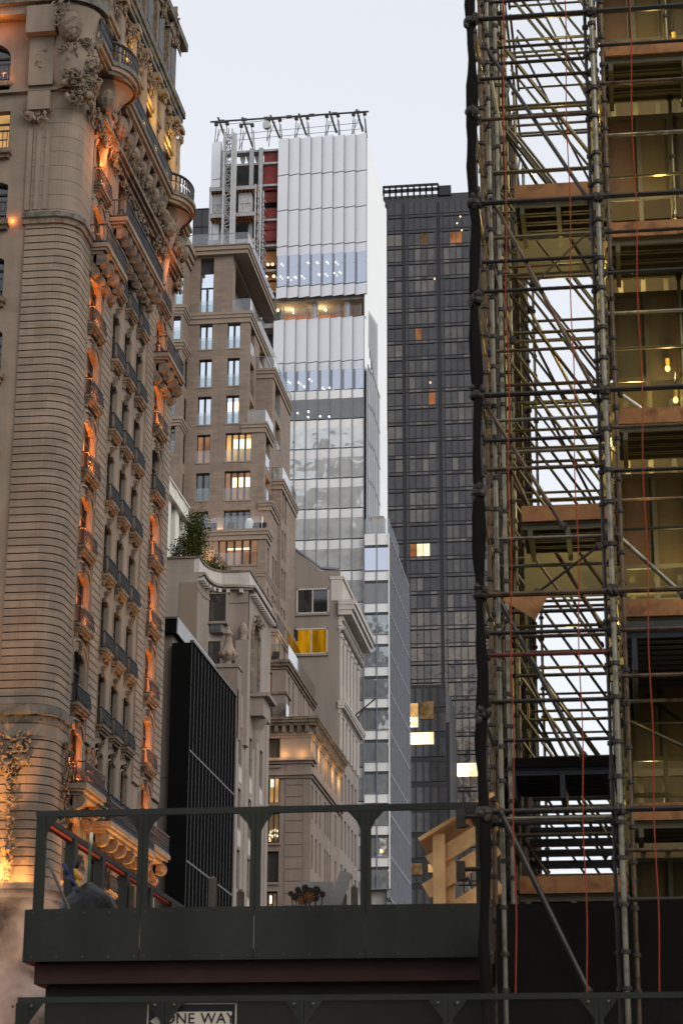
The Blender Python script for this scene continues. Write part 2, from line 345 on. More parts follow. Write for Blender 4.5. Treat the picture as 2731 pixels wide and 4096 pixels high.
WLOC = {}
def wl(o): return WLOC.get(o.name, Vector((0, 0, 0)))
def obj(name, mb, mats, parent=None, at=None, smooth=False, label=None):
    """link the collected geometry as one mesh object; coordinates are world, stored relative to the object's own origin"""
    base = Vector(at) if at is not None else (wl(parent) if parent else Vector((0, 0, 0)))
    me = bpy.data.meshes.new(name)
    me.from_pydata([(x-base.x, y-base.y, z-base.z) for x, y, z in mb.v], [], mb.f)
    for m in (mats if isinstance(mats, (list, tuple)) else [mats]): me.materials.append(M[m])
    me.polygons.foreach_set('material_index', mb.m)
    if smooth: me.polygons.foreach_set('use_smooth', [True]*len(me.polygons))
    me.update()
    o = bpy.data.objects.new(name, me); COL.objects.link(o); WLOC[o.name] = base
    if parent: o.parent = parent; o.location = base-wl(parent)
    else: o.location = base
    if label: o['label'] = label
    return o
def thing(name, label, cat, loc=(0, 0, 0), group=None):
    o = bpy.data.objects.new(name, None); COL.objects.link(o); o.location = loc; WLOC[o.name] = Vector(loc); o.empty_display_size = 0.3
    o['label'] = label; o['category'] = cat
    if group: o['group'] = group
    return o
def tag(o, label=None, cat=None, group=None, kind=None):
    if label: o['label'] = label
    if cat: o['category'] = cat
    if group: o['group'] = group
    if kind: o['kind'] = kind
    return o
KIDS = {}
def copy_tree(o, parent, delta):
    c = o.copy(); COL.objects.link(c)
    if parent is not None: c.parent = parent
    WLOC[c.name] = wl(o)+delta; c.location = wl(c)-(wl(parent) if parent is not None else Vector((0, 0, 0)))
    for k in list(o.children):
        d = k.copy(); COL.objects.link(d); d.parent = c; d.location = k.location.copy(); WLOC[d.name] = wl(k)+delta
    return c
def lamp(name, loc, col, power, r=0.08, spot=None, aim=None, parent=None):
    l = bpy.data.lights.new(name, 'SPOT' if spot else 'POINT'); l.color = col; l.energy = power; l.shadow_soft_size = r
    o = bpy.data.objects.new(name, l); COL.objects.link(o); o.location = loc
    if spot:
        l.spot_size = spot; l.spot_blend = 0.6
        o.rotation_euler = (Vector(aim)-Vector(loc)).to_track_quat('-Z', 'Y').to_euler()
    if parent: o.parent = parent; o.location = Vector(loc)-wl(parent)
    return o
def band(mb, F, u0, u1, v0, v1, steps, mi=0, ret0=0.0, ret1=0.0):
    """moulded cornice: steps of (relative height 0-1, projection)"""
    for (a, d), (b, _) in zip(steps, steps[1:]+[(1.0, 0)]):
        mb.fbox(F, u0-(d if ret0 else 0), u1+(d if ret1 else 0), v0+(v1-v0)*a, v0+(v1-v0)*b, -0.05, d, mi)

# ------------------------------------------------------------------ sky and light
w = bpy.data.worlds.new('World'); SC.world = w; w.use_nodes = True
N, L = w.node_tree.nodes, w.node_tree.links
bg = N['Background']; sky = N.new('ShaderNodeTexSky'); sky.sky_type = 'NISHITA'; sky.sun_disc = False
SUN_EL, SUN_AZ = math.radians(30), math.radians(128)     # high soft evening sky light from behind the viewer's right
sky.sun_elevation = SUN_EL; sky.sun_rotation = SUN_AZ; sky.air_density = 1.0; sky.dust_density = 3.0; sky.ozone_density = 1.0
hs = N.new('ShaderNodeHueSaturation'); hs.inputs['Saturation'].default_value = 0.28; hs.inputs['Value'].default_value = 1.0
L.new(sky.outputs[0], hs.inputs['Color'])
tint = N.new('ShaderNodeMix'); tint.data_type = 'RGBA'; tint.inputs[0].default_value = 0.62       # thin even overcast in front of the clear sky
tint.inputs[7].default_value = (4.95, 5.15, 5.5, 1); L.new(hs.outputs[0], tint.inputs[6]); L.new(tint.outputs[2], bg.inputs['Color'])
bg.inputs['Strength'].default_value = 0.15
sun = bpy.data.lights.new('sun', 'SUN'); sun.energy = 0.5; sun.angle = math.radians(40); sun.color = (1.0, 0.95, 0.9)
so = bpy.data.objects.new('sun', sun); COL.objects.link(so)
sd = Vector((math.sin(SUN_AZ)*math.cos(SUN_EL), math.cos(SUN_AZ)*math.cos(SUN_EL), math.sin(SUN_EL)))
so.rotation_euler = (-sd).to_track_quat('-Z', 'Y').to_euler(); so.location = (60, -60, 120)
SC.view_settings.view_transform = 'Standard'; SC.view_settings.look = 'None'; SC.view_settings.exposure = 0.45; SC.view_settings.gamma = 1.0
SC.view_settings.use_curve_mapping = False

# ------------------------------------------------------------------ ground
g = MB(); g.quad((-900, -300, 0), (900, -300, 0), (900, 1500, 0), (-900, 1500, 0)); tag(obj('ground', g, 'asphalt'), kind='structure')
g = MB(); g.box(-300, -21.5, 84.5, 420, 0.0, 0.14); g.box(-300, -21.5, 19, 40, 0.0, 0.14); g.box(-5.5, 200, 19, 80, 0.0, 0.14)
tag(obj('pavement', g, 'pavement'), kind='structure')
g = MB()
for k in range(14): g.quad((-40+k*6, 62, 0.006), (-37+k*6, 62, 0.006), (-37+k*6, 62.15, 0.006), (-40+k*6, 62.15, 0.006))
tag(obj('road_markings', g, 'road_paint'), kind='structure')

# ================================================================== the ornate hotel at the left
XS = -25.34                                     # street line of the left-hand row
HF, HS = Face('F', 90.1), Face('S', XS)
hotel = thing('hotel_building', 'ornate limestone corner hotel with orange floodlit window bays and iron balconies', 'building', (-30, 101, 0))
SILL = [8.26, 12.07, 15.88, 19.69, 23.5, 27.31, 31.12, 34.93, 38.74, 42.55, 46.5, 50.1]      # underside of each window sill
HOLE = lambda S: (S+0.34, S+2.98)
BAYS = {'bay1': (93.35, 95.45), 'c2': (98.1, 99.55), 'c3': (100.75, 102.1), 'c4': (103.4, 104.8), 'bay5': (107.95, 109.85)}
holes = []
for nm, (a, b) in BAYS.items():
    for i, S in enumerate(SILL):
        v0, v1 = HOLE(S)
        if i == 3: v1 += 0.35
        holes.append((a, b, v0, v1, 0.42 if nm.startswith('bay') else 0.22))
mb = MB()
mb.wall(HS, 91.0, 112.1, 0, 56.2, holes, 0.27)
fh = [(-31.6, -29.0, 54.6, 56.9, 0.9), (-31.4, -28.85, 50.9, 53.0, 0), (-31.3, -28.75, 47.05, 49.2, 0.3), (-31.3, -28.72, 43.0, 45.2, 0.3), (-31.2, -28.6, 39.1, 41.4, 0.3),
      (-31.2, -28.6, 35.3, 37.6, 0.3), (-31.2, -28.6, 31.5, 33.8, 0.3), (-31.2, -28.6, 27.6, 30.0, 0.3)]
mb.wall(HF, -42, -26.2, 0, 58.5, fh, 0.4)
mb.box(-42, XS-0.3, 112.0, 112.1, 0, 72); mb.box(-42, XS-0.6, 111.8, 112.05, 56, 72)
mb.quad((-42, 90.1, 0), (-42, 112.1, 0), (-42, 112.1, 58), (-42, 90.1, 58))
mb.wall(HS, 90.6, 112.1, 56.2, 64.6, [(95.2, 96.4, 57.6, 61.6, .2), (98.2, 99.5, 57.6, 61.6, .2), (100.8, 102.1, 57.6, 61.6, .2), (103.4, 104.7, 57.6, 61.6, .2), (108.2, 109.4, 57.6, 61.6, .2)], 0.4, d=-0.35)
mb.wall(HF, -42, XS-0.3, 58.5, 64.6, [], 0.3, d=-0.2)
obj('wall', mb, ['limestone_plain', 'joint'], hotel)
mb = MB(); mb.box(-41.8, XS-0.75, 90.8, 111.9, 64.6, 74); obj('mansard_roof', mb, 'sooty_stone', hotel)
def corner_path(front, side, r, x0, y1, d=0.0):
    P = [(Vector((x0, front-d, 0)), Vector((0, -1, 0)))]
    K = 10
    for i in range(K+1):
        t = math.pi/2*i/K; n = Vector((math.sin(t), -math.cos(t), 0))
        P.append((Vector((side-r, front+r, 0))+n*(r+d), n))
    P.append((Vector((side+d, y1, 0)), Vector((1, 0, 0))))
    return P
# banded corner pier and flat banded piers
mb = MB().courses(corner_path(90.1, XS, 1.05, -27.75, 92.75, 0.10), 23.0, 46.7, 0.372, 0.06, 0.07)
mb.quad((-27.75, 90.0, 23), (-27.75, 90.1, 23), (-27.75, 90.1, 46.7), (-27.75, 90.0, 46.7))
obj('corner_pier', mb, ['limestone', 'joint'], hotel)
mb = MB().courses(corner_path(90.1, XS, 1.05, -28.6, 92.75, 0.06), 15.0, 21.6, 0.40, 0.06, 0.07); obj('corner_pier', mb, ['limestone', 'joint'], hotel)
mb = MB().courses(corner_path(90.1, XS, 1.05, -42, 112, 0.10), 0.3, 14.4, 0.9, 0.05, 0.05); obj('base_storeys', mb, ['base_stone', 'joint'], hotel)
mb = MB().courses(corner_path(90.1, XS, 1.05, -27.6, 92.75, 0.05), 46.7, 58.4, .78, 0.02, 0.02); obj('corner_pier', mb, ['limestone_plain', 'joint'], hotel)
for a, b in ((95.95, 97.6), (105.75, 107.2), (110.45, 112.1)):
    mb = MB().courses([(HS(a, 0, 0.10), Vector((1, 0, 0))), (HS(b, 0, 0.10), Vector((1, 0, 0)))], 22.5, 49.7, 0.40, 0.055, 0.06)
    for u in (a, b): mb.quad(HS(u, 22.5, 0), HS(u, 22.5, 0.1), HS(u, 49.7, 0.1), HS(u, 49.7, 0))
    obj('banded_pier', mb, ['limestone', 'joint'], hotel)
    mb = MB()
    for k in range(4):
        uu = a+0.25+k*0.33
        if uu+0.16 < b: mb.fbox(HS, uu, uu+0.17, 50.3, 53.4, 0, 0.1)
    obj('pilaster', mb, 'limestone_plain', hotel)
# string courses
def corner_band(z0, z1, d, x0=-42, y1=92.75, name='string_course', m='carved_stone', y2=None):
    mb = MB(); P = corner_path(90.1, XS, 1.05, x0, y1, d)
    for (p, n), (q, mm) in zip(P, P[1:]):
        a, b = Vector((p.x, p.y, z0)), Vector((q.x, q.y, z0)); ai, bi = a-n*(d+.05), b-mm*(d+.05); U = Vector((0, 0, z1-z0))
        mb.hexa([a, b, bi, ai, a+U, b+U, bi+U, ai+U])
    return obj(name, mb, m, hotel)
corner_band(46.7, 47.0, 0.22, -27.9); corner_band(47.0, 47.25, 0.34, -27.9, m='sooty_stone')
corner_band(22.55, 23.0, 0.28, m='sooty_stone'); corner_band(22.2, 22.55, 0.14); corner_band(21.6, 22.2, 0.08, m='limestone_plain')
corner_band(14.75, 15.0, 0.75, y1=112, m='limestone_plain'); corner_band(14.4, 14.75, 0.5, y1=112, m='limestone_plain')
corner_band(53.9, 54.3, 0.25, -42, 92.0, m='limestone_plain')
corner_band(58.0, 58.5, 0.7, -42, 91.5, m='limestone_plain'); corner_band(58.5, 59.1, 1.0, -42, 91.2, m='sooty_stone')
mb = MB(); band(mb, HS, 92.75, 112.1, 53.3, 53.9, [(0, .25), (.3, .42), (.65, .6)]); obj('architrave', mb, 'carved_stone', hotel)
# window kinds: joinery, pane, iron railing, sill, keystone
def make_window(F, u0, u1, S, kind):
    v0, v1 = HOLE(S); uc = (u0+u1)/2; f = -0.27 if F is HS else -0.4
    mb = MB()
    for a, b in ((u0, u0+.09), (uc-.05, uc+.05), (u1-.09, u1)): mb.fbox(F, a, b, v0, v1, f, f+.07)
    mb.fbox(F, u0, u1, v0+1.75, v0+1.83, f, f+.06); mb.fbox(F, u0, u1, v0, v0+.1, f, f+.06)
    win = obj('window', mb, 'window_wood', hotel, at=F(uc, S, 0))
    mb = MB(); mb.fbox(F, u0-.05, u1+.05, v0, v1+.2, f-.05, f-.01); obj('pane', mb, 'glass_dark', win)
    mb = MB(); e = .16 if kind == 'bay' else .08
    mb.fbox(F, u0-e, u1+e, S+.2, S+.34, -.05, .40); mb.fbox(F, u0-e+.05, u1+e-.05, S+.08, S+.2, -.05, .33); mb.fbox(F, u0-e+.1, u1+e-.1, S-.05, S+.08, -.05, .22)
    for u in (u0-.02, u1-.14): mb.fbox(F, u, u+.16, S-.26, S-.05, -.05, .16)
    obj('sill', mb, 'carved_stone', win)
    mb = MB(); z0 = S+.36; n = 9 if kind == 'bay' else 7
    e -= .04; pts = lambda u: [F(u, z0+.0, .29), F(u, z0+.16, .40), F(u, z0+.38, .36), F(u, z0+.80, .30)]
    for i in range(n+1): mb.path(pts(u0-e+(u1-u0+2*e)*i/n), .022, 5)
    mb.fbox(F, u0-e-.03, u1+e+.03, z0+.78, z0+.85, .26, .35); mb.fbox(F, u0-e-.03, u1+e+.03, z0-.02, z0+.05, .25, .33)
    for i in range(n):                                        # scrolls between the bars
        c = u0-e+(u1-u0+2*e)*(i+.5)/n
        for h in (.24, .52):
            q = [F(c+.085*math.cos(t), z0+h+.12*math.sin(t), .37) for t in [k*math.pi/3 for k in range(7)]]; mb.path(q, .02, 4)
    for u in (u0-e, u1+e):
        mb.fbox(F, u-.02, u+.02, z0+.78, z0+.85, 0, .32); mb.fbox(F, u-.02, u+.02, z0, z0+.05, 0, .3)
        for dd in (.1, .2): mb.tube(F(u, z0, dd), F(u, z0+.8, dd), .02, 5)
    obj('railing', mb, 'iron', win)
    mb = MB()
    mb.hexa([F(uc-.12, v1-.12, .14), F(uc+.12, v1-.12, .14), F(uc+.12, v1-.12, 0), F(uc-.12, v1-.12, 0), F(uc-.18, v1+.4, .2), F(uc+.18, v1+.4, .2), F(uc+.18, v1+.4, 0), F(uc-.18, v1+.4, 0)])
    mb.carve(F, uc-.18, uc+.18, v1+.1, v1+.5, .2, 9, .09)
    obj('keystone', mb, 'carved_stone', win)
    mb = MB()
    K = 10; cu = uc; hw = (u1-u0)/2+.1; ar = .55 if kind == 'bay' else .3; sp_ = v1-(.42 if kind == 'bay' else .22)
    P = [(cu-hw*math.cos(math.pi*t/K), sp_+ar*math.sin(math.pi*t/K)) for t in range(K+1)]
    P = [(u0-.1, v0)] + P + [(u1+.1, v0)]
    for (p, q), (p2, q2) in zip(P, P[1:]): mb.tube(F(p, q, .015), F(p2, q2, .015), .045, 5)
    if kind == 'bay':
        hw += .22; P = [(cu-hw*math.cos(math.pi*t/K), v1-.05+.62*math.sin(math.pi*t/K)) for t in range(K+1)]
        for (p, q), (p2, q2) in zip(P, P[1:]): mb.tube(F(p, q, .05), F(p2, q2, .05), .065, 5)
        for u in (u0-.34, u1+.34): mb.fbox(F, u-.05, u+.05, v0-.6, v1-.4, 0, .05)
    obj('surround', mb, 'limestone_plain', win)
    return win
protos = {}
for nm, (a, b) in BAYS.items():
    kind = 'bay' if nm.startswith('bay') else 'mid'
    for i, S in enumerate(SILL):
        if i < 1: continue
        if kind not in protos: protos[kind] = (make_window(HS, a, b, S, kind), (a+b)/2, S)
        else:
            p, u, s0 = protos[kind]; copy_tree(p, hotel, Vector((0, (a+b)/2-u, S-s0)))
for k, h in enumerate(fh):
    mb = MB(); f = -.4; uc = (h[0]+h[1])/2
    for a, b in ((h[0], h[0]+.12), (uc-.07, uc+.07), (h[1]-.12, h[1])): mb.fbox(HF, a, b, h[2], h[3], f, f+.08)
    mb.fbox(HF, h[0], h[1], h[2]+1.5, h[2]+1.6, f, f+.07)
    win = obj('window', mb, 'window_wood', hotel, at=HF(uc, h[2], 0))
    mb = MB(); mb.fbox(HF, h[0], h[1], h[2], h[3], f-.05, f-.01); obj('pane', mb, ['glass_dark', 'room_warm'][k in (1,)], win)
    mb = MB(); mb.fbox(HF, h[0]-.2, h[1]+.2, h[2]-.35, h[2]-.1, -.05, .4); mb.fbox(HF, h[0]-.1, h[1]+.1, h[2]-.55, h[2]-.35, -.05, .25); obj('sill', mb, 'carved_stone', win)
    mb = MB()
    for i in range(13): mb.tube(HF(h[0]+(h[1]-h[0])*i/12, h[2]-.1, .34), HF(h[0]+(h[1]-h[0])*i/12, h[2]+.8, .34), .022, 5)
    mb.fbox(HF, h[0], h[1]+.1, h[2]+.78, h[2]+.85, .3, .38); mb.fbox(HF, h[0], h[1], h[2]+.3, h[2]+.36, .32, .36)
    obj('railing', mb, 'iron', win)
# projecting balconies on scroll brackets
def balcony(F, u0, u1, z, d, nb, lit=True):
    mb = MB(); mb.fbox(F, u0, u1, z, z+.22, -.05, d); mb.fbox(F, u0+.08, u1-.08, z-.14, z, -.05, d-.1); mb.fbox(F, u0+.2, u1-.2, z-.3, z-.14, -.05, d-.3)
    b = obj('balcony', mb, 'limestone_plain', hotel, at=F(u0, z, 0))
    for k in range(nb):
        uu = u0+.45+(u1-u0-.9)*k/max(1, nb-1); mb = MB()
        mb.tube(F(uu-.2, z-.55, d*.55), F(uu+.2, z-.55, d*.55), .36, 12); mb.tube(F(uu-.18, z-1.15, d*.22), F(uu+.18, z-1.15, d*.22), .26, 12)
        mb.fbox(F, uu-.2, uu+.2, z-1.2, z-.3, -.05, d*.35); mb.carve(F, uu-.2, uu+.2, z-1.5, z-.9, d*.3, 8, .12)
        obj('bracket', mb, 'carved_stone', b)
    mb = MB(); n = int((u1-u0)/.24)
    for i in range(n+1):
        u = u0+.08+(u1-u0-.16)*i/n; mb.tube(F(u, z+.22, d-.1), F(u, z+1.2, d-.1), .022, 5)
        if i < n:
            for h in (.5, .85):
                q = [F(u+.12+.1*math.cos(t), z+h+.14*math.sin(t), d-.1) for t in [k*math.pi/3 for k in range(7)]]; mb.path(q, .022, 4)
    for h in (.26, 1.18): mb.fbox(F, u0+.05, u1-.05, z+h, z+h+.06, d-.14, d-.06)
    for u in (u0+.06, u1-.06):
        for h in (.26, 1.18): mb.fbox(F, u-.03, u+.03, z+h, z+h+.06, 0, d-.1)
        for k in range(1, 4): mb.tube(F(u, z+.22, d*k/4), F(u, z+1.2, d*k/4), .022, 5)
    obj('railing', mb, 'iron', b)
    return b
balcony(HS, 92.9, 97.2, 46.75, .95, 4); balcony(HS, 96.6, 105.6, 49.95, .95, 9); balcony(HS, 107.2, 111.6, 46.75, .95, 4)
balcony(HS, 92.8, 96.6, 19.75, 1.05, 2); balcony(HS, 96.9, 106.6, 18.7, 1.25, 6); balcony(HS, 107.0, 111.2, 19.3, 1.0, 2)
# great cornice: consoles, swelling end bays and the iron-railed walk above
for u in (97.4, 98.9, 100.5, 102.1, 103.7, 105.3, 106.4, 111.6):
    mb = MB(); prof = [(0.05, 53.9), (.22, 54.0), (.34, 54.6), (.4, 55.0), (.6, 55.45), (.75, 55.9), (.75, 56.2), (0.05, 56.2)]
    mb.prism([HS(u-.22, z, d) for d, z in prof], HS(u+.22, 0, 0)-HS(u-.22, 0, 0))
    mb.blob(HS(u+.72, 55.3, .35), .42, .42, .5, 0, 12, 8); mb.tube(HS(u-.26, 54.2, .28), HS(u+.26, 54.2, .28), .2, 12)
    mb.carve(HS, u-.3, u+.3, 53.9, 55.2, .6, 16, .16)
    obj('console', mb, 'carved_stone', hotel)
for u in (94.5, 109.0):
    mb = MB(); mb.lathe(HS(u, 0, 0), [(.2, 51.9), (.35, 53.0), (.5, 54.2), (.75, 55.2), (1.15, 55.9), (1.5, 56.2), (1.6, 56.2)], 20, 0, -math.pi/2, math.pi/2)
    obj('corbel', mb, 'limestone_plain', hotel, smooth=True)
    mb = MB(); mb.carve(HS, u-1.0, u+1.0, 54.3, 55.6, .9, 22, .18); mb.blob(HS(u+1.35, 54.9, .5), .5, .5, .7, 0, 10, 6, .05); mb.blob(HS(u-1.35, 54.9, .5), .5, .5, .7, 0, 10, 6, .05)
    obj('cartouche', mb, 'carved_stone', hotel)
def edge(e):                                                    # plan outline of the cornice walk
    P = []
    for i in range(101):
        u = 90.4+(112.3-90.4)*i/100; d = .85
        for c in (94.4, 108.9):
            if abs(u-c) < 1.75: d = max(d, math.sqrt(max(0, 1.85**2-(u-c)**2))*.62+.55)
        P.append((u, d+e))
    return P
def slab(z0, z1, e, name, m):
    mb = MB(); P = edge(e)
    for (u, d), (u2, d2) in zip(P, P[1:]):
        mb.hexa([HS(u, z0, d), HS(u2, z0, d2), HS(u2, z0, -.4), HS(u, z0, -.4), HS(u, z1, d), HS(u2, z1, d2), HS(u2, z1, -.4), HS(u, z1, -.4)])
    return obj(name, mb, m, hotel)
slab(56.2, 56.42, -.15, 'cornice', 'carved_stone'); slab(56.42, 56.66, 0.0, 'cornice', 'limestone_plain'); slab(56.66, 56.9, .12, 'cornice', 'sooty_stone')
mb = MB(); P = edge(-.08)
for i, (u, d) in enumerate(P):
    mb.tube(HS(u, 56.9, d), HS(u, 58.0, d), .03, 5)
    if i < len(P)-1:
        u2, d2 = P[i+1]
        for h, t in ((56.95, .06), (57.55, .03), (57.98, .09)): mb.tube(HS(u, h, d), HS(u2, h, d2), t, 5)
        for h in (57.2, 57.75):
            q = [HS(u+(u2-u)*(.5+.45*math.cos(t)), h+.2*math.sin(t), d+.01) for t in [k*math.pi/3 for k in range(7)]]; mb.path(q, .03, 4)
obj('parapet_railing', mb, 'iron', hotel)
# storeys above the cornice: columns, windows, gilded ornament, upper cornices
for u in (97.3, 100.15, 102.75, 105.4, 107.3, 110.6, 111.7):
    mb = MB(); mb.tube(HS(u, 57, -.05), HS(u, 62.6, -.05), .3, 12, 0, .26); mb.carve(HS, u-.32, u+.32, 62.3, 63.2, .3, 14, .17); mb.fbox(HS, u-.4, u+.4, 63.1, 63.4, -.3, .4)
    obj('column', mb, 'limestone_plain', hotel)
for u in (95.8, 98.85, 101.45, 104.05, 108.8):
    mb = MB(); mb.fbox(HS, u-.65, u+.65, 57.6, 61.6, -.8, -.74, 0); mb.fbox(HS, u-.05, u+.05, 57.6, 61.6, -.74, -.66, 1)
    obj('window', mb, ['glass_dark', 'window_wood'], hotel)
    mb = MB(); mb.carve(HS, u-.8, u+.8, 61.5, 63.0, .2, 34, .2); obj('gilded_ornament', mb, 'carved_stone', hotel)
mb = MB(); band(mb, HS, 90.5, 112.1, 63.7, 64.8, [(0, .1), (.3, .2), (.6, .32)], 0, 0, 1); obj('cornice', mb, 'sooty_stone', hotel)
mb = MB(); band(mb, HS, 90.5, 112.1, 60.6, 61.2, [(0, .0), (.4, .12)], 0, 0, 1); obj('string_course', mb, 'carved_stone', hotel)
for u in (94.5, 97.5, 100.4, 103.2, 106.1, 109.3):
    mb = MB(); mb.fbox(HS, u-.95, u+.95, 64.8, 68.3, -1.2, .1, 0); mb.prism([HS(u-1.15, 68.3, .2), HS(u+1.15, 68.3, .2), HS(u, 69.5, .2)], HS(0, 0, -1.4)-HS(0, 0, 0), 0)
    mb.fbox(HS, u-.45, u+.45, 65.4, 67.8, .1, .13, 1); mb.carve(HS, u-.8, u+.8, 67.6, 69.6, .35, 26, .2, 0)
    obj('dormer', mb, ['carved_stone', 'glass_dark'], hotel)
mb = MB(); band(mb, HS, 90.5, 112.1, 68.5, 69.5, [(0, .0), (.5, .35)], 0, 0, 1); obj('cornice', mb, 'sooty_stone', hotel)
# carved work: corner cartouche, garland, panels
mb = MB()
mb.lathe((XS-.55, 90.55, 0), [(.9, 53.9), (1.15, 54.4), (1.25, 55.8), (1.05, 57.2), (1.3, 58.2)], 14, 0, -math.pi*.75, math.pi*.3); obj('cartouche', mb, 'limestone_plain', hotel, smooth=True)
for (px, py, n, q, h) in ((330, 140, 1, .62, 0), (295, 190, 12, .22, 2.2), (375, 250, 12, .22, 2.4), (300, 335, 14, .3, .8), (335, 375, 16, .28, .9), (375, 320, 14, .26, 1.4), (305, 420, 10, .24, .7), (270, 100, 10, .25, 1.6)):
    u, v = HF.uv(px, py); mb = MB()
    if n == 1: mb.blob((XS-.45, 90.0-1.0+.2, v), .6, .5, .85, 0, 14, 10, .02); mb.carve(HF, u-.6, u+.5, v-1.0, v-.6, .9, 10, .2)
    else:
        mb.carve(HF, u-.4, u+.4, v-h/2, v+h/2, .45+max(0, .9-abs(u+26.2)), n*3, q*.72)
        mb.carve(HS, 90.2, 90.9, v-h/2, v+h/2, .5, n, q*.6)
    obj('carving', mb, 'carved_stone', hotel)
u, v = HF.uv(185, 100); mb = MB()                                # bracketed pilaster left of the cartouche
mb.fbox(HF, u-.75, u+.75, v-.9, v+.6, -.05, .9); mb.fbox(HF, u-.62, u+.62, v-3.6, v-.9, -.05, .45); mb.carve(HF, u-.3, u+.3, v-3.2, v-1.2, .5, 14, .13)
mb.fbox(HF, u-.55, u+.55, v-5.0, v-4.0, -.05, .55); mb.carve(HF, u-.75, u+.75, v-5.6, v-4.2, .5, 30, .2)
for k in (-.45, 0, .45): mb.fbox(HF, u+k-.12, u+k+.12, v-10.2, v-5.8, -.05, .1)
obj('pilaster', mb, 'limestone_plain', hotel)
mb = MB(); ua, va = HF.uv(65, 2965); mb.carve(HF, ua-.75, ua+.75, va-1.4, va+.4, .45, 60, .2)
for k in range(26): mb.carve(HF, ua-.3, ua+.2, va-1.4-k*.22, va-1.2-k*.22, .38, 4, .14)
obj('garland', mb, 'carved_stone', hotel)
mb = MB(); mb.carve(HS, 92.0, 92.8, 17.6, 21.8, .3, 60, .17); mb.carve(HS, 96.0, 97.4, 20.6, 22.4, .3, 30, .17); obj('garland', mb, 'carved_stone', hotel)
mb = MB(); mb.carve(HS, 96.2, 106.6, 52.7, 53.3, .3, 90, .15); mb.carve(HS, 90.8, 97, 52.9, 53.6, .45, 40, .24); mb.carve(HS, 105.8, 108, 52.9, 53.8, .45, 30, .24); mb.carve(HS, 111.0, 112.1, 52.6, 53.8, .45, 24, .24); obj('carving', mb, 'carved_stone', hotel)
# floodlights standing on the sills of the bays
ORANGE = (1.0, 0.28, 0.05)
lit1 = {1: .8, 2: .6, 3: 1.3, 5: .8, 6: 1.0, 7: 1.7, 8: .6, 9: 1.2, 10: .8, 11: .8}
lit5 = {2: .6, 3: 1, 4: .9, 5: .9, 6: .9, 7: .9, 9: .9, 10: .6}
FL = None
for nm, lit in (('bay1', lit1), ('bay5', lit5)):
    a, b = BAYS[nm]
    for i, k in lit.items():
        S = SILL[i]; p = HS(a+.55 if nm == 'bay1' else a+.5, S+.5, .10); d = .5
        if FL is None:
            mb = MB(); mb.box(p.x-.09, p.x+.09, p.y-.12, p.y+.12, p.z-.16, p.z-.06, 0); mb.box(p.x-.075, p.x+.075, p.y-.1, p.y+.1, p.z-.058, p.z-.05, 1)
            FL = (obj('floodlight', mb, ['black_metal', 'lamp_orange'], hotel, at=p), p)
        else: copy_tree(FL[0], hotel, p-FL[1])
        lamp('flood_lamp', p+Vector((-.12, .1, .10)), ORANGE, 150*k, .12, parent=hotel); lamp('flood_lamp', p+Vector((-.16, .2, 1.3)), ORANGE, 85*k, .12, parent=hotel)
for p, e, c in ((HS(94.3, 52.3, 1.1), 230, ORANGE), (HS(108.9, 52.8, 1.0), 70, ORANGE), (HF(-28.45, 47.0, .12), 16, ORANGE), (HF(-29.2, 54.9, .45), 26, ORANGE), (HF(-29.4, 57.6, .9), 30, ORANGE),
                (HS(94.8, 18.2, 1.3), 45, (1, .42, .1)), (HS(99.5, 16.4, 1.0), 80, (1, .42, .1)), (HS(103.5, 16.4, 1.0), 80, (1, .42, .1)), (HS(109.5, 17.0, 1.0), 45, (1, .42, .1)),
                (HF(-27.5, 15.4, .8), 420, (1, .45, .10)), (HF(-29.5, 15.4, .8), 420, (1, .45, .10)), (HF(-26.2, 15.3, .6), 90, (1, .42, .10)), (HS(93.6, 15.3, .6), 60, (1, .42, .1)),
                (HS(97.3, 57.4, .7), 130, (1, .6, .2)), (HS(100.2, 57.4, .7), 130, (1, .6, .16)), (HS(103.0, 57.4, .7), 130, (1, .6, .16)), (HS(106.0, 57.4, .7), 140, (1, .62, .14)), (HS(109.8, 57.4, .7), 150, (1, .62, .14)),
                (HS(98.9, 60.6, .6), 110, (1, .55, .1)), (HS(104.1, 60.6, .6), 110, (1, .58, .1)), (HS(109, 60.8, .6), 90, (1, .6, .12))):
    lamp('flood_lamp', p, c, e, .1, parent=hotel)
for u, e in ((95, 5200), (101.5, 5200), (108, 4600)): lamp('street_flood', (XS+3.2, u, 9.0), (1, .45, .12), e, .25, math.radians(60), (XS+.3, u, 34), hotel)
for x, e in ((-27.5, 3200), (-31.5, 3200)): lamp('street_flood', (x, 87.6, 15.2), (1, .45, .12), e, .25, math.radians(60), (x, 90.0, 26), hotel)

# ================================================================== black-clad shop building
BF, BS = Face('F', 120.0), Face('S', XS)
shop = thing('black_clad_building', 'low black panelled building with thin pale vertical fins on its street side', 'building', (-28, 127, 0))
mb = MB(); mb.box(-45, XS-1.0, 120.35, 134.3, 0, 33.5); obj('wall', mb, 'concrete', shop)
xbl = onY(690, 2560, 120.0).x; mb = MB(); mb.box(xbl, XS, 120.0, 134.4, 0, 33.62); obj('black_screen', mb, 'black_clad', shop)
mb = MB(); mb.box(XS-.12, XS+.1, 120.0, 134.45, 33.64, 33.78); obj('top_rail', mb, 'fin_metal', shop)
for k in range(15):
    mb = MB(); u = 120.05+k*1.026; mb.fbox(BS, u-.03, u+.03, 0, 33.6, 0.0, .006); obj('fin', mb, 'fin_metal', shop)
for z in (27.13, 20.65, 14.2, 7.7):
    mb = MB(); mb.fbox(BS, 120.0, 134.4, z-.05, z+.05, 0, .03); obj('floor_band', mb, 'fin_metal', shop)
ph = onY(708, 2467, 122.2); pb = onY(708, 2532, 122.2)
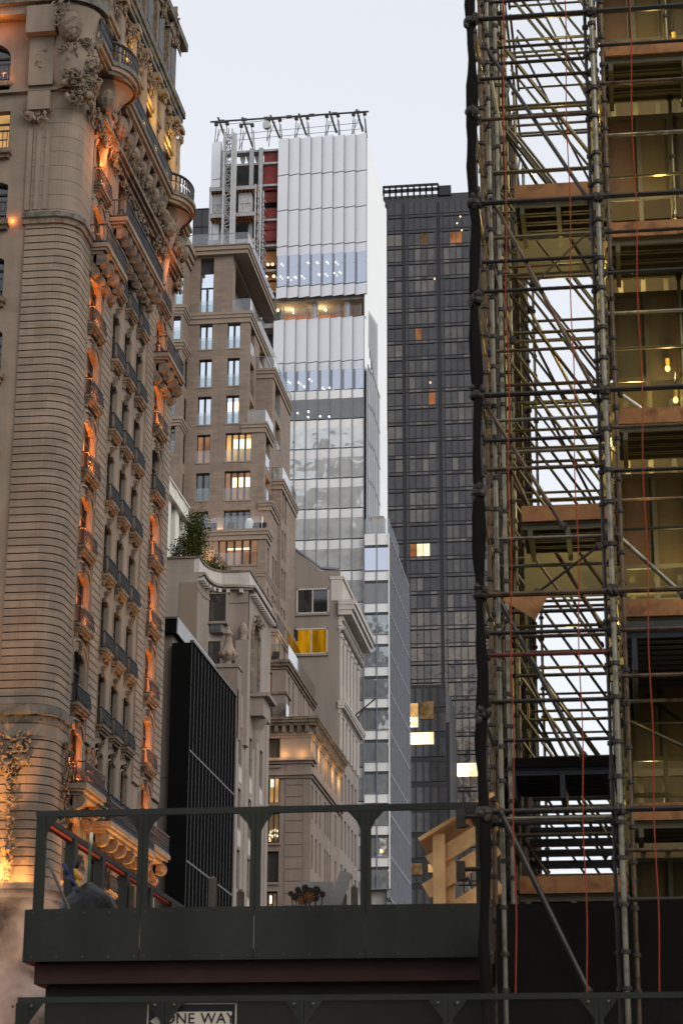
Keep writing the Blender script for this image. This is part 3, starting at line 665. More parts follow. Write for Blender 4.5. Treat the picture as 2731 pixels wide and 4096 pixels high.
mb = MB(); mb.box(-45, ph.x, 122.2, 134.3, pb.z, ph.z, 0); mb.box(-45, ph.x+.06, 122.1, 122.2, ph.z-.12, ph.z, 1); obj('penthouse', mb, ['black_clad', 'fin_metal'], shop)
mb = MB(); mb.box(-45, ph.x-.3, 122.6, 134.2, 33.5, pb.z, 0); obj('penthouse', mb, 'concrete', shop)
mb = MB(); mb.hexa([(ph.x, 122.25, pb.z), (ph.x+.06, 122.25, pb.z), (ph.x+.06, 134.3, pb.z), (ph.x, 134.3, pb.z), (ph.x, 122.25, ph.z), (ph.x+.06, 122.25, ph.z), (ph.x+.06, 134.3, ph.z), (ph.x, 134.3, ph.z)])
obj('side_cladding', mb, 'steel_grey', shop)
mb = MB(); mb.box(-45, XS-1.22, 120.28, 120.35, 25.6, 25.75); obj('string_course', mb, 'concrete', shop)

# ================================================================== curved-parapet limestone building and its neighbour front
CS = Face('S', XS)
curv = thing('curved_limestone_building', 'pale limestone building with a concave curved white parapet and a planted roof', 'building', (-29, 142, 0))
ZT = 43.4                                               # parapet top
PP = [onZ(px, py, ZT) for px, py in ((795, 2232), (799, 2240), (806, 2251), (815, 2262), (831, 2274), (854, 2284), (888, 2290), (945, 2291))]
xa, ya = PP[0].x, PP[0].y; xb = XS; yb = onZ(996, 2288, ZT).y
arc = [Vector((p.x, min(p.y, yb), 0)) for p in PP]
plan = arc + [Vector((xb, yb, 0))]
def sweep(mb, pts, z0, z1, d, mi=0, thick=None):
    """vertical band along a plan line, pushed out to its right-hand side by d"""
    nn = []
    for i in range(len(pts)):
        a, b = pts[max(0, i-1)], pts[min(len(pts)-1, i+1)]; t = (b-a).normalized(); nn.append(Vector((t.y, -t.x, 0)))
    for i in range(len(pts)-1):
        a, b = pts[i]+nn[i]*d, pts[i+1]+nn[i+1]*d; ai, bi = pts[i]-nn[i]*(thick or .3), pts[i+1]-nn[i+1]*(thick or .3); U = Vector((0, 0, 1))
        mb.hexa([a+U*z0, b+U*z0, bi+U*z0, ai+U*z0, a+U*z1, b+U*z1, bi+U*z1, ai+U*z1], mi)
full = plan + [Vector((XS, 147.6, 0))]
mb = MB(); sweep(mb, plan, 24, 42.1, 0)
mb.box(-45, xa, ya, 147.4, 0, ZT); mb.box(xa+.3, XS-.37, yb+.32, 147.5, 34, 42.05)
U0 = CS.uv(1016, 2490); hole = [(139.95, 142.3, 35.2, 40.3, 1.1)]
mb.wall(CS, yb, 147.6, 34.3, 42.1, hole, .35); obj('wall', mb, 'grey_stone', curv)
mb = MB(); pq = [onY(720, 2330, ya-.02), onY(790, 2330, ya-.02)]
mb.box(pq[0].x, pq[1].x, ya-.04, ya, 20, pq[0].z); obj('brick_panel', mb, 'tan_dark', curv)
mb = MB(); sweep(mb, full, 42.42, ZT, .05); obj('parapet', mb, 'pale_stone', curv)
mb = MB(); sweep(mb, full, ZT, ZT+.12, .14, thick=.5); mb.box(-45, xa, ya-.1, ya+.5, ZT, ZT+.12); obj('coping', mb, 'carved_stone', curv)
mb = MB(); sweep(mb, full, 42.1, 42.24, .3); sweep(mb, full, 42.24, 42.42, .5); obj('cornice', mb, 'grey_stone', curv)
mb = MB(); raw = arc + [Vector((xb, yb, 0))]; pts = []
for a, b in zip(raw, raw[1:]):
    m_ = max(1, int((b-a).length/.55)); pts += [a.lerp(b, k/m_) for k in range(m_)]
pts.append(raw[-1])
for a, b in zip(pts[::1], pts[1:]):
    t = (b-a); 
    if t.length < .25: continue
    n = Vector((t.y, -t.x, 0)).normalized(); t.normalize(); c = (a+b)/2
    for sgn in (0,):
        q = [c-t*.12, c+t*.12]; mb.hexa([(q[0]+n*.42)+Vector((0, 0, 41.85)), (q[1]+n*.42)+Vector((0, 0, 41.85)), q[1]+Vector((0, 0, 41.85)), q[0]+Vector((0, 0, 41.85)), (q[0]+n*.42)+Vector((0, 0, 42.1)), (q[1]+n*.42)+Vector((0, 0, 42.1)), q[1]+Vector((0, 0, 42.1)), q[0]+Vector((0, 0, 42.1))])
for k in range(15): mb.fbox(CS, 139.0+k*.566, 139.25+k*.566, 41.85, 42.1, 0, .42)
obj('dentil_course', mb, 'pale_stone', curv)
CF = Face('F', yb)
def simple_window(parent, F, r, frame='window_wood', glass='glass_room', proud=.03, bars=(1, 1), sill=None, name='window', fw=.09, back=-.02, pane_back=-.0):
    u0, u1, v0, v1 = r; uc, vc = (u0+u1)/2, (v0+v1)/2
    mb = MB()
    for a, b, c, e in ((u0, u0+fw, v0, v1), (u1-fw, u1, v0, v1), (u0, u1, v0, v0+fw), (u0, u1, v1-fw, v1)): mb.fbox(F, a, b, c, e, back, proud)
    for k in range(1, bars[0]+1): u = u0+(u1-u0)*k/(bars[0]+1); mb.fbox(F, u-fw*.4, u+fw*.4, v0, v1, back, proud-.004)
    for k in range(1, bars[1]+1): v = v0+(v1-v0)*k/(bars[1]+1); mb.fbox(F, u0, u1, v-fw*.35, v+fw*.35, back, proud-.008)
    wn = obj(name, mb, frame, parent, at=F(uc, v0, 0))
    mb = MB(); mb.fbox(F, u0+.01, u1-.01, v0+.01, v1-.01, back-.03, back+.012); obj('pane', mb, glass, wn)
    if sill: mb = MB(); mb.fbox(F, u0-.12, u1+.12, v0-.18, v0, 0, .16); obj('sill', mb, sill, wn)
    return wn
ring_ = MB(); sweep(ring_, plan, 41.2, 41.34, .06); obj('architrave', ring_, 'grey_stone', curv)
CF = Face('F', onZ(842, 2279, ZT).y-.03); r = CF.rect(840, 2376, 902, 2485); simple_window(curv, CF, r, bars=(0, 1), sill='grey_stone', proud=.04, back=.012)
bk = MB(); bk.fbox(CF, r[0]-.06, r[1]+.06, r[2]-.1, r[3]+.06, -.9, 0)
r = CF.rect(835, 2566, 880, 2660); simple_window(curv, CF, r, bars=(0, 1), sill=None, proud=.04, back=.012); bk.fbox(CF, r[0]-.06, r[1]+.06, r[2]-.1, r[3]+.06, -.9, 0)
r = CF.rect(845, 2501, 886, 2524); bk.fbox(CF, r[0]-.06, r[1]+.06, r[2]-.06, r[3]+.06, -.9, 0); obj('window_surround', bk, 'grey_stone', curv); mb = MB(); mb.fbox(CF, *r, 0, .06, 0)
for k in range(5): v = r[2]+(r[3]-r[2])*(k+.5)/5; mb.fbox(CF, r[0]+.05, r[1]-.05, v-.02, v+.02, .06, .08, 1)
obj('vent', mb, ['joint_metal', 'steel_dark'], curv)
mb = MB(); mb.fbox(CS, 139.95, 142.3, 35.2, 40.3, -.42, -.35); arcw = obj('window', mb, 'glass_dark', curv)
mb = MB()
for t in range(11):
    a, b = math.pi*t/11, math.pi*(t+1)/11
    mb.tube(CS(141.12-1.35*math.cos(a), 39.2+1.25*math.sin(a), .05), CS(141.12-1.35*math.cos(b), 39.2+1.25*math.sin(b), .05), .16, 6)
for u in (139.77, 142.47): mb.tube(CS(u, 35.2, .05), CS(u, 39.2, .05), .16, 6)
mb.carve(CS, 139.6, 142.7, 40.2, 40.75, .3, 22, .18); obj('surround', mb, 'carved_stone', curv)
mb = MB(); mb.fbox(CS, 139.6, 143.0, 34.9, 35.15, 0, 1.3); mb.fbox(CS, 139.8, 142.8, 33.6, 34.9, 0, .9); mb.lathe(CS(141.3, 0, 0), [(.1, 31.6), (.35, 32.2), (.5, 32.8), (1.0, 33.6)], 12, 0, -math.pi/2, math.pi/2); obj('balcony', mb, 'grey_stone', curv)
# lower street front with its stone urns
mb = MB(); lh = []
for k, u in enumerate((136.4, 140.3, 144.4)):
    for z in (31.8, 27.6, 23.6, 19.6, 15.6, 11.6, 7.6):
        lh.append((u-.55, u+.55, z-2.3, z+.3, .0))
zp = onX(945, 2650, XS).z
mb.wall(CS, 134.6, 147.6, 0, 34.3, lh, .16); mb.box(-45, XS-.32, 134.6, 147.5, 0, 34.2); obj('wall', mb, 'grey_stone', curv)
for z in (31.8, 27.6, 23.6, 19.6, 15.6, 11.6, 7.6):
    for k, u in enumerate((136.4, 140.3, 144.4)):
        mb = MB(); mb.fbox(CS, u-.55, u+.55, z-2.3, z+.3, -.22, -.16, 0); mb.fbox(CS, u-.55, u+.55, z-1.05, z-.98, -.16, -.13, 1)
        wn = obj('window', mb, ['glass_room', 'window_wood'], curv, at=CS(u, z, 0))
        mb = MB(); mb.fbox(CS, u-.5, u+.5, z-3.5, z-2.5, .0, .03); obj('spandrel', mb, 'pale_stone', wn)
for u in (134.85, 138.2, 142.3, 146.3):
    mb = MB(); mb.fbox(CS, u-.22, u+.22, 0, 34.3, 0, .06); obj('pilaster', mb, 'grey_stone', curv)
mb = MB(); mb.box(XS-2.4, XS+.06, 134.55, 136.2, 31, zp); mb.box(XS-2.5, XS+.14, 134.45, 136.3, zp-.25, zp); obj('pedestal', mb, 'pink_stone', curv)
def urn(c, s, tall):
    mb = MB()
    if tall: pr = [(.0, 0), (.62, .0), (.55, .25), (.34, .5), (.4, .7), (.95, 1.05), (1.1, 1.5), (.85, 2.0), (.62, 2.35), (.5, 2.9), (.36, 3.6), (.42, 3.8), (.62, 3.95), (.5, 4.1), (.15, 4.4), (.12, 4.6), (.16, 4.75), (0, 4.95)]
    else: pr = [(0, 0), (.5, 0), (.5, .2), (.35, .35), (.55, .8), (.6, 1.2), (.45, 1.7), (.2, 2.0), (.1, 2.15), (0, 2.25)]
    mb.lathe(c, [(a*s, b*s) for a, b in pr], 18, 0)
    if tall:
        for t in range(9): a = t*2*math.pi/9; mb.blob(Vector(c)+Vector((math.cos(a)*1.0*s, math.sin(a)*1.0*s, 1.45*s)), .22*s, .22*s, .34*s, 0, 6, 4, .1)
    return mb
cu_ = onY(913, 2628, 135.3)
o = obj('stone_urn', urn((cu_.x, 135.3, zp), .56, True), 'terracotta', None, at=(cu_.x, 135.3, zp), smooth=True)
tag(o, 'tall weathered stone urn on the pedestal beside the black clad building', 'urn', 'stone urns')
c2 = onY(972, 2565, 137.6); mb = MB(); mb.box(c2.x-.45, c2.x+.45, 137.15, 138.05, 31, c2.z-.02); obj('pedestal', mb, 'grey_stone', curv)
o = obj('stone_urn', urn((c2.x, 137.6, c2.z), .62, False), 'terracotta', None, at=(c2.x, 137.6, c2.z), smooth=True)
tag(o, 'small round stone finial urn beside the arched window', 'urn', 'stone urns')
# roof garden
def plant(name, label, base, h, wdt, n, mats, cols, group):
    t = thing(name, label, 'plant', base, group); b = Vector(base)
    tips = []; mb = MB()
    for k in range(7):
        e = b+Vector((rnd.uniform(-wdt, wdt)*.6, rnd.uniform(-wdt, wdt)*.5, h*rnd.uniform(.6, 1.0))); mb.tube(b+Vector((rnd.uniform(-.1, .1), 0, 0)), e, .035, 5, 0, .012); tips.append(e)
    obj('stem', mb, 'bark', t)
    mb = MB()
    for _ in range(n):
        e = rnd.choice(tips); f = rnd.uniform(.25, 1.05); c = b.lerp(e, f)+Vector((rnd.gauss(0, wdt*.28), rnd.gauss(0, wdt*.28), rnd.gauss(0, h*.08)))
        l = rnd.uniform(.10, .22); a = rnd.uniform(0, 6.28); d = Vector((math.cos(a), math.sin(a), rnd.uniform(-.8, .5))).normalized(); s_ = d.cross(Vector((rnd.uniform(-1, 1), rnd.uniform(-1, 1), 1))).normalized()*l*.28
        mi = rnd.choice(cols); mb.quad(c, c+d*l*.5+s_, c+d*l, c+d*l*.5-s_, mi)
    obj('foliage', mb, mats, t); return t
GM = ['leaf_dark', 'leaf_light', 'leaf_grey']
for px, h, wd, n, cols, lab, nm in ((772, 3.5, 1.15, 4200, (0, 0, 1), 'big dense bushy shrub, tallest plant of the roof garden on the curved building', 'shrub'),
                              (710, 1.8, .8, 500, (2, 2, 0), 'thin grey twiggy shrub at the left end of the roof garden', 'shrub'),
                              (742, 2.2, .5, 420, (1, 0, 2), 'narrow light shrub between the twiggy and the dense roof shrubs', 'shrub')):
    p = onY(px, 2236, ya+1.0); plant(nm, lab, (p.x, ya+1.0, ZT), h, wd, n, GM, cols, 'roof garden plants')
for px, Y, h, wd, n, cols, lab in ((822, 138.6, 2.1, .8, 500, (1, 1, 0), 'loose yellow green shrub behind the bend of the curved parapet'),
                              (880, 139.6, 1.2, .8, 700, (0, 1, 1), 'low spreading green plant on the flat part of the curved parapet'),
                              (850, 139.2, 2.0, .5, 260, (1, 2, 2), 'sparse wispy plant in front of the lit terrace window')):
    p = onY(px, 2280, Y); plant('shrub', lab, (p.x, Y, ZT), h, wd, n, GM, cols, 'roof garden plants')
p = onY(762, 2110, 152); plant('shrub', 'bright leafy terrace shrub against the warmly lit tan wall', (p.x, 152, p.z-1.5), 3.0, .5, 500, GM, (1, 0), 'roof garden plants')

# ================================================================== white stucco house with arched windows
a0 = onY(700, 1950, 158); WX = onY(752, 2060, 161).x
WS = Face('S', WX)
wh = thing('white_stucco_house', 'white stucco house with round arched windows and a balustraded roof', 'building', (WX-4, 152, 0))
q0 = WS.uv(668, 1885); q1 = WS.uv(752, 2045)
zt = (q0[1]+q1[1])/2
ua, ub = WS.uv(716, 2120)[0], WS.uv(733, 2120)[0]; uw = (ub-ua); ze = WS.uv(722, 2040)[1]
mb = MB(); hs_ = [(ua, ub, 10, ze, uw/2), (ua-1.9*uw, ua-.9*uw, 10, ze, uw/2)]
mb.wall(WS, 135, q1[0], 0, zt-1.6, hs_, .35); mb.box(WX-12, WX-.4, 135, q1[0]-.02, 0, zt-1.6); mb.quad(WS(q1[0], 0, 0), WS(q1[0], 0, -12), WS(q1[0], zt-1.6, -12), WS(q1[0], zt-1.6, 0)); obj('wall', mb, 'white_stucco', wh)
for a, b, c, e, _ in hs_: mb = MB(); mb.fbox(WS, a, b, c, e, -.4, -.35); obj('window', mb, 'glass_room', wh)
mb = MB(); mb.fbox(WS, 135, q1[0], zt-1.6, zt-1.25, -.1, .35); mb.fbox(WS, 135, q1[0], zt-.12, zt, -.1, .2)
k = 135
while k < q1[0]: mb.fbox(WS, k, k+.9, zt-1.25, zt-.12, -.05, .1); k += 2.6
obj('cornice', mb, 'white_stucco', wh)
mb = MB(); k = 135
while k < q1[0]: mb.tube(WS(k, zt-1.25, 0), WS(k, zt-.12, 0), .09, 6); k += .3
obj('balustrade', mb, 'white_stucco', wh)

# ================================================================== tan stepped apartment tower
TF, TF5, TFF = Face('F', 170.0), Face('F', 168.0), Face('F', 174.0)
tan = thing('stepped_apartment_tower', 'tan brick apartment tower stepping down in glass railed terraces under a deep flat canopy', 'building', (-34, 175, 0))
zc = lambda py, x=930: TF.uv(x, py)[1]
XL = Face('F', 167.4).uv(736, 1100)[0]-.05
x2, x3, x5 = TF.uv(998, 1260)[0], TF.uv(1058, 1700)[0], -29.42
xf1, xf2 = TFF.uv(1092, 1500)[0], TFF.uv(1126, 1935)[0]
zT1, zT2, zT3, zT4 = zc(1022), zc(1252), zc(1693, 1020), zc(2008, 1070)
z5 = TF5.uv(950, 2122)[1]; zF1, zF2 = TFF.uv(1060, 1478)[1], TFF.uv(1100, 1922)[1]
def prj(F, x0, y0, x1, y1): return F.rect(x0, y0, x1, y1)
rows = {}
W = []                                                   # (face, rect, glass, mullions, railing)
W.append((TF, prj(TF, 803, 1034, 852, 1248), 'glass_sky', 1, True, 'tall'))
for y0, y1, a in ((1287, 1397, (800, 849, 911, 961)), (1439, 1547, (797, 846, 910, 957)), (1588, 1698, (792, 843, 905, 955))):
    W.append((TF, prj(TF, a[0], y0, a[1], y1), 'glass_sky', 1, True, '')); W.append((TF, prj(TF, a[2], y0-6, a[3], y1-6), 'glass_sky', 1, True, 'lit' if y0 == 1588 else ''))
W.append((TF, prj(TF, 788, 1740, 839, 1850), 'room_peach', 1, True, '')); W.append((TF, prj(TF, 902, 1732, 1004, 1842), 'room_warm', 3, True, 'cove'))
W.append((TF, prj(TF, 785, 1893, 836, 2001), 'glass_room', 1, True, '')); W.append((TF, prj(TF, 898, 1885, 1000, 1997), 'room_peach', 3, True, 'cove'))
W.append((TF, prj(TF, 782, 2048, 832, 2124), 'glass_room', 1, False, '')); W.append((TF, prj(TF, 895, 2041, 999, 2124), 'glass_room', 3, False, ''))
W5 = [(TF5, prj(TF5, 873, 2150, 1029, 2257), 'room_peach', 4, True, 'cove')]
hl = lambda ws, z0, z1: [w_[1] for w_ in ws if z0 < (w_[1][2]+w_[1][3])/2 < z1]
mb = MB()
mb.wall(TF, XL, TF.uv(932, 1100)[0], zT2, zT1, hl(W, zT2, zT1), .45)
mb.wall(TF, XL, x2, zT3-.0, zT2, hl(W, zT3, zT2), .35); mb.wall(TF, XL, x3, zT4, zT3, hl(W, zT4, zT3), .35)
mb.wall(TF, XL, x5, z5-1, zT4, hl(W, z5-1, zT4), .35); mb.wall(TF5, XL-1, x5, 20, z5, [W5[0][1]], .4)
def sidewall(X, u0, u1, v0, v1, holes, rev=.6, mi=0):
    mb.wall(Face('S', X), u0, u1, v0, v1, holes, rev, mi)
xt1 = TF.uv(932, 1100)[0]
zr = [ (w_[1][2], w_[1][3]) for w_ in W if w_[0] is TF]
r1, r2, r3, r4, r5 = zr[1], zr[3], zr[5], zr[7], zr[9]
sidewall(x2, 170, 184, zT3, zT2, [(170.9, 172.9, r1[0]-.2, r1[1]), (170.9, 172.9, r2[0]-.2, r2[1]), (170.9, 173.2, r3[0]-.2, r3[1]), (175.4, 178.4, r1[0]-.2, r1[1])], 1.2)
sidewall(x3, 170, 184, zT4, zT3, [(170.9, 173.0, r4[0]-.2, r4[1]), (170.9, 173.4, r5[0]-.2, r5[1])], 1.2)
side_holes = []
FH = r5[0]-r4[0]
S5 = Face('S', x5)
for k in range(9):
    z = S5.uv(1095, 2120)[1]+1.1-3.52*k
    for px in (1095, 1105, 1115): u = S5.uv(px, 2120)[0]; side_holes.append((u-.38, u+.38, z-2.6, z))
    if k > 0: u = S5.uv(1072, 2300)[0]; side_holes.append((u-.35, u+.35, z-2.6, z))
sidewall(x5, 168, 174.0, 20, z5, [h for h in side_holes if h[3] < z5 and h[0] < 174], .15); sidewall(x5, 170, 174.6, z5, zT4, [h for h in side_holes if h[2] > z5 and h[1] < 174.6], .15)
mb.wall(TFF, x2, xf1, zF2, zF1, [], .3); mb.wall(TFF, x3, xf2, 20, zF2, [], .3)
SF1, SF2 = Face('S', xf1), Face('S', xf2)
f1h = []
for a, b in ((1525, 1615), (1678, 1768), (1830, 1915)):
    u0, v1 = SF1.uv(1102, a); u1, _ = SF1.uv(1121, a+20); f1h.append((u0, u1, v1-2.7, v1))
sidewall(xf1, 174, 184, zF2, zF1, f1h, .9)
f2h = []
for k in range(8):
    for px in (1133, 1143):
        u, v = SF2.uv(px, 1970+(px-1133)*1.4); z = v-3.52*k; f2h.append((u-.42, u+.42, z-2.7, z))
sidewall(xf2, 174, 182.2, 20, zF2, f2h, .15)
for X, u0, u1, v0, v1 in ((xt1, 170, 184, zT2, zT1),): sidewall(X, u0, u1, v0, v1, [(171.2, 183, zT2+.1, zT1-.3)], 1.0)
mb.box(XL+.4, xt1-1.05, 171, 184, zT2, zT1-.02); mb.box(XL+.4, x2-1.25, 170.5, 184, zT3, zT2-.02); mb.box(XL+.4, x3-1.25, 170.5, 184, zT4, zT3-.02)
mb.box(XL+.4, x5-.4, 170.5, 182.2, 20, zT4-.02); mb.box(XL+.4, xf1-.95, 174.5, 184, zF2, zF1-.02); mb.box(XL+.4, xf2-.4, 174.5, 182.1, 20, zF2-.02); mb.box(XL+.4, x5-.45, 168.45, 171, 20, z5-.02)
obj('wall', mb, 'tan_brick', tan)
def terr(name, F, u0, u1, zt, dz, S=None, su1=None, proj=.28):
    """cornice and terrace slab along a front and, turning the corner, along the side"""
    mb = MB()
    for k, (a, d) in enumerate(((0, proj*.4), (.45, proj*.75), (.75, proj))):
        b = (.45, .75, 1.0)[k]; y = F.p-d
        x1 = u1+(d if S else 0); mb.box(u0, x1, y, F.p+.3, zt-dz+dz*a, zt-dz+dz*b)
        if S: mb.box(S.p-.3, S.p+d, F.p+.3, su1, zt-dz+dz*a, zt-dz+dz*b)
    return obj(name, mb, 'tan_trim', tan)
zcan = zc(985, 993); xcan = TF.uv(995, 1000)[0]
mb = MB(); mb.box(XL+.1, xcan, 169.55, 184, zT1, zT1+(zcan-zT1)*.45); mb.box(XL+.1, xcan+.12, 169.4, 184, zT1+(zcan-zT1)*.45, zT1+(zcan-zT1)*.9); mb.box(XL+.1, xcan+.2, 169.3, 184, zT1+(zcan-zT1)*.9, zcan)
obj('canopy', mb, 'tan_trim', tan)
terr('terrace', TF, XL, x2, zT2+.05, 1.0, Face('S', x2), 183.6); terr('terrace', TF, x2-.5, x3, zT3+.05, .9, Face('S', x3), 174.0); terr('terrace', TF, x3-.4, x5, zT4+.05, .8, Face('S', x5), 174.0)
terr('terrace', TF5, XL, x5, z5+.05, .9, S5, 170.2, .3); terr('terrace', TFF, x2-.3, xf1, zF1+.05, .9, SF1, 183.6); terr('terrace', TFF, x3-.3, xf2, zF2+.05, .9, SF2, 182.2)
zb = TF5.uv(950, 2285)[1]; terr('string_course', TF5, XL, x5, zb, .5, S5, 174, .12)
# balustrades: clear across the front, sky-bright along the street side
def glassrail(F, u0, u1, z, S=None, s1=None, h=1.15, parent=None):
    mb = MB(); mb.fbox(F, u0, u1, z, z+h, -.02, .02, 0)
    if S: mb.fbox(S, F.p+.02, s1, z, z+h, -.02, .02, 1)
    mb.fbox(F, u0, u1, z+h, z+h+.05, -.03, .03, 2)
    return obj('balustrade', mb, ['balustrade', 'balustrade_edge', 'joint_metal'], parent or tan)
glassrail(Face('F', 169.6), XL, xcan, zcan, Face('S', xcan), 184); glassrail(Face('F', 169.85), xt1, x2+.1, zT2+.05, Face('S', x2+.12), 184); glassrail(Face('F', 169.9), x2, x3+.1, zT3+.05, Face('S', x3+.1), 173.8)
glassrail(TF, x3, x5-.3, zT4+.05, Face('S', x5-.3), 173.8); glassrail(Face('F', 167.9), XL, x5-.5, z5+.05, Face('S', x5-.3), 169.8); glassrail(TFF, x2, xf1, zF1+.05, Face('S', xf1+.1), 184); glassrail(TFF, x3, xf2, zF2+.05, Face('S', xf2+.1), 182)
for F, r, gl, nm_, rail, sp_ in W+W5:
    u0, u1, v0, v1 = r; mb = MB(); fw = .09; back = -.45 if sp_ == 'tall' else (-.4 if F is TF5 else -.35)
    top = v1
    if sp_ == 'tall': top = v0+(v1-v0)*.76; mb.fbox(F, u0, u1, top, v1, back-.1, back+.02); mb.fbox(F, u0, u1, v0+(v1-v0)*.46, v0+(v1-v0)*.46+.1, back, back+.1)
    for k in range(nm_+2): u = u0+(u1-u0)*k/(nm_+1); mb.fbox(F, max(u0, u-fw), min(u1, u+fw), v0, (v0+(v1-v0)*.46 if sp_ == 'tall' and 0 < k <= nm_ else top), back, back+.1)
    mb.fbox(F, u0, u1, top-.12, top, back, back+.1); mb.fbox(F, u0, u1, v0, v0+.06, back, back+.1)
    wn = obj('window', mb, 'window_wood', tan, at=F((u0+u1)/2, v0, 0))
    mb = MB(); mb.fbox(F, u0, u1, v0, top, back-.04, back+.02); obj('pane', mb, gl, wn)
    if sp_ in ('cove', 'lit'):
        mb = MB(); a = v0+(v1-v0)*(.52 if F is TF5 else .42); b = a+(v1-v0)*(.12 if F is TF5 else .38)
        for k in range(1 if sp_ == 'cove' else 0, nm_+(0 if F is TF5 else 1)):
            w_ = (u1-u0)/(nm_+1); mb.fbox(F, u0+w_*k+.1, u0+w_*(k+1)-.1, a+.15, b, back+.02, back+.035)
        obj('cove_light', mb, 'lamp_warm', wn)
    if rail: mb = MB(); mb.fbox(F, u0-.05, u1+.05, v0, v0+1.1, -.02, .01); obj('glass_guard', mb, 'balustrade', wn)
    mb = MB(); mb.fbox(F, u0-.08, u1+.08, v0-.12, v0, -.1, .06); obj('sill', mb, 'tan_trim', wn)
for F, hs2 in ((S5, [h for h in side_holes]), (SF2, f2h)):
    for h in hs2:
        if h[2] < 40: continue
        mb = MB(); mb.fbox(F, h[0]-.02, h[1]+.02, h[2], h[3], -.2, -.14); obj('window', mb, 'glass_room', tan)
for X, u0, u1, v0, v1 in ((x2, 170.9, 172.9, *r1), (x2, 170.9, 172.9, *r2), (x2, 175.4, 178.4, *r1), (x3, 170.9, 173.0, *r4), (xf1, *f1h[0]), (xf1, *f1h[1])):
    mb = MB(); S_ = Face('S', X); mb.fbox(S_, u0+.1, u1-.1, v0, v1, -1.22, -1.12, 1); mb.fbox(S_, u0, u1, v0-.1, v0+1.0, -.06, -.02, 0); obj('loggia', mb, ['balustrade_edge', 'glass_room'], tan)
for p, e in ((TF(-31.2, zT3-1.2, -2.2), 0), (Face('S', x2)(171.8, r3[1]-.3, -.6), 14), (Face('S', x2)(176.8, r1[1]-.3, -.5), 16), (Face('S', x3)(172, r5[1]-.3, -.6), 16), (SF1((f1h[2][0]+f1h[2][1])/2, f1h[2][3]-.3, -.4), 14)):
    if e: lamp('loggia_lamp', p, (1, .62, .25), e, .1, parent=tan)
lamp('terrace_lamp', (TF.uv(872, 2090)[0], 169.6, z5+.6), (1, .6, .28), 55, .15, parent=tan); lamp('terrace_lamp', (TF.uv(1020, 2090)[0], 169.6, z5+.6), (1, .62, .3), 45, .15, parent=tan)
lamp('terrace_lamp', (TF5.uv(840, 2200)[0], 167.4, TF5.uv(840, 2230)[1]), (1, .6, .26), 40, .15, parent=tan)
# rear wing at the left with cornices
WF = Face('F', 167.4); xw = WF.uv(736, 1100)[0]; SW = Face('S', xw)
mb = MB(); ws = [prj(WF, 700, 1085, 731, 1215), prj(WF, 690, 1265, 722, 1355), prj(WF, 688, 1400, 712, 1500), prj(WF, 682, 1540, 702, 1660), prj(WF, 680, 1705, 698, 1810)]
sh = []
for a in (1415, 1570, 1720, 1875):
    u0, v1 = SW.uv(SW and 739-(a-1415)*.02, a); sh.append((u0+.3, u0+1.5, v1-2.9, v1-.3))
mb.wall(WF, -50, xw, 20, 84.0, ws, .4); mb.wall(SW, 167.4, 170.2, 20, 84.0, sh, .2); mb.box(-50, xw-.42, 167.9, 171, 20, 83.9); obj('wall', mb, 'tan_brick', tan)
for k, r in enumerate(ws):
    mb = MB(); mb.fbox(WF, r[0], r[1], r[2], r[3], -.45, -.38, 0); mb.fbox(WF, r[0], r[1], r[2]+1.9, r[2]+2.0, -.38, -.33, 1); mb.fbox(WF, r[1]-.1, r[1], r[2], r[3], -.38, -.33, 1)
    wn = obj('window', mb, ['glass_sky' if k < 3 else 'glass_room', 'window_wood'], tan, at=WF(r[0], r[2], 0)); mb = MB(); mb.fbox(WF, r[0], r[1], r[2], r[2]+1.1, -.02, .01); obj('glass_guard', mb, 'balustrade', wn)
for h in sh: mb = MB(); mb.fbox(SW, h[0], h[1], h[2], h[3], -.25, -.2); obj('window', mb, 'glass_room', tan)
for py in (970, 1222, 1362, 1668):
    z = WF.uv(720, py)[1]; d = .55 if py == 970 else .25; mb = MB(); h = 1.6 if py == 970 else .8
    for k in range(3): dd = d*(k+1)/3; mb.box(-50, xw+dd, 167.4-dd, 167.6, z-h+h*k/3, z-h+h*(k+1)/3); mb.box(xw-.2, xw+dd, 167.6, 170, z-h+h*k/3, z-h+h*(k+1)/3)
    obj('cornice', mb, 'tan_trim', tan)
mb = MB(); mb.fbox(Face('F', 167.2), -50, xw+.3, WF.uv(720, 970)[1], WF.uv(720, 970)[1]+1.3, -.02, .02); obj('balustrade', mb, 'balustrade', tan)
# terrace furniture
def chair(x, y, z, label, cloth=False):
    t = thing('terrace_chair', label, 'chair', (x, y, z), 'terrace furniture')
    mb = MB(); mb.box(x-.3, x+.3, y-.3, y+.3, z+.38, z+.46); obj('seat', mb, 'black_metal', t)
    mb = MB(); mb.box(x-.3, x+.3, y+.24, y+.3, z+.46, z+1.0); obj('backrest', mb, 'black_metal', t)
    for a in (-.26, .26):
        for b in (-.26, .26): mb = MB(); mb.tube((x+a, y+b, z), (x+a, y+b, z+.4), .03, 5); obj('leg', mb, 'black_metal', t)
    return t
chair(TF5.uv(845, 2110)[0], 168.7, z5+.05, 'dark chair on the lit terrace between the two terrace windows')
chair(TF5.uv(915, 2110)[0], 168.7, z5+.05, 'dark chair in front of the wide window on the lit terrace')
x = TF5.uv(991, 2110)[0]; mb = MB(); mb.lathe((x, 168.6, z5+.05), [(.36, 0), (.4, .5), (.34, .95), (.2, 1.15), (0, 1.22)], 14); tag(obj('covered_heater', mb, 'white_cloth', None, at=(x, 168.6, z5+.05), smooth=True), 'white covered terrace heater standing at the glass railing', 'heater')
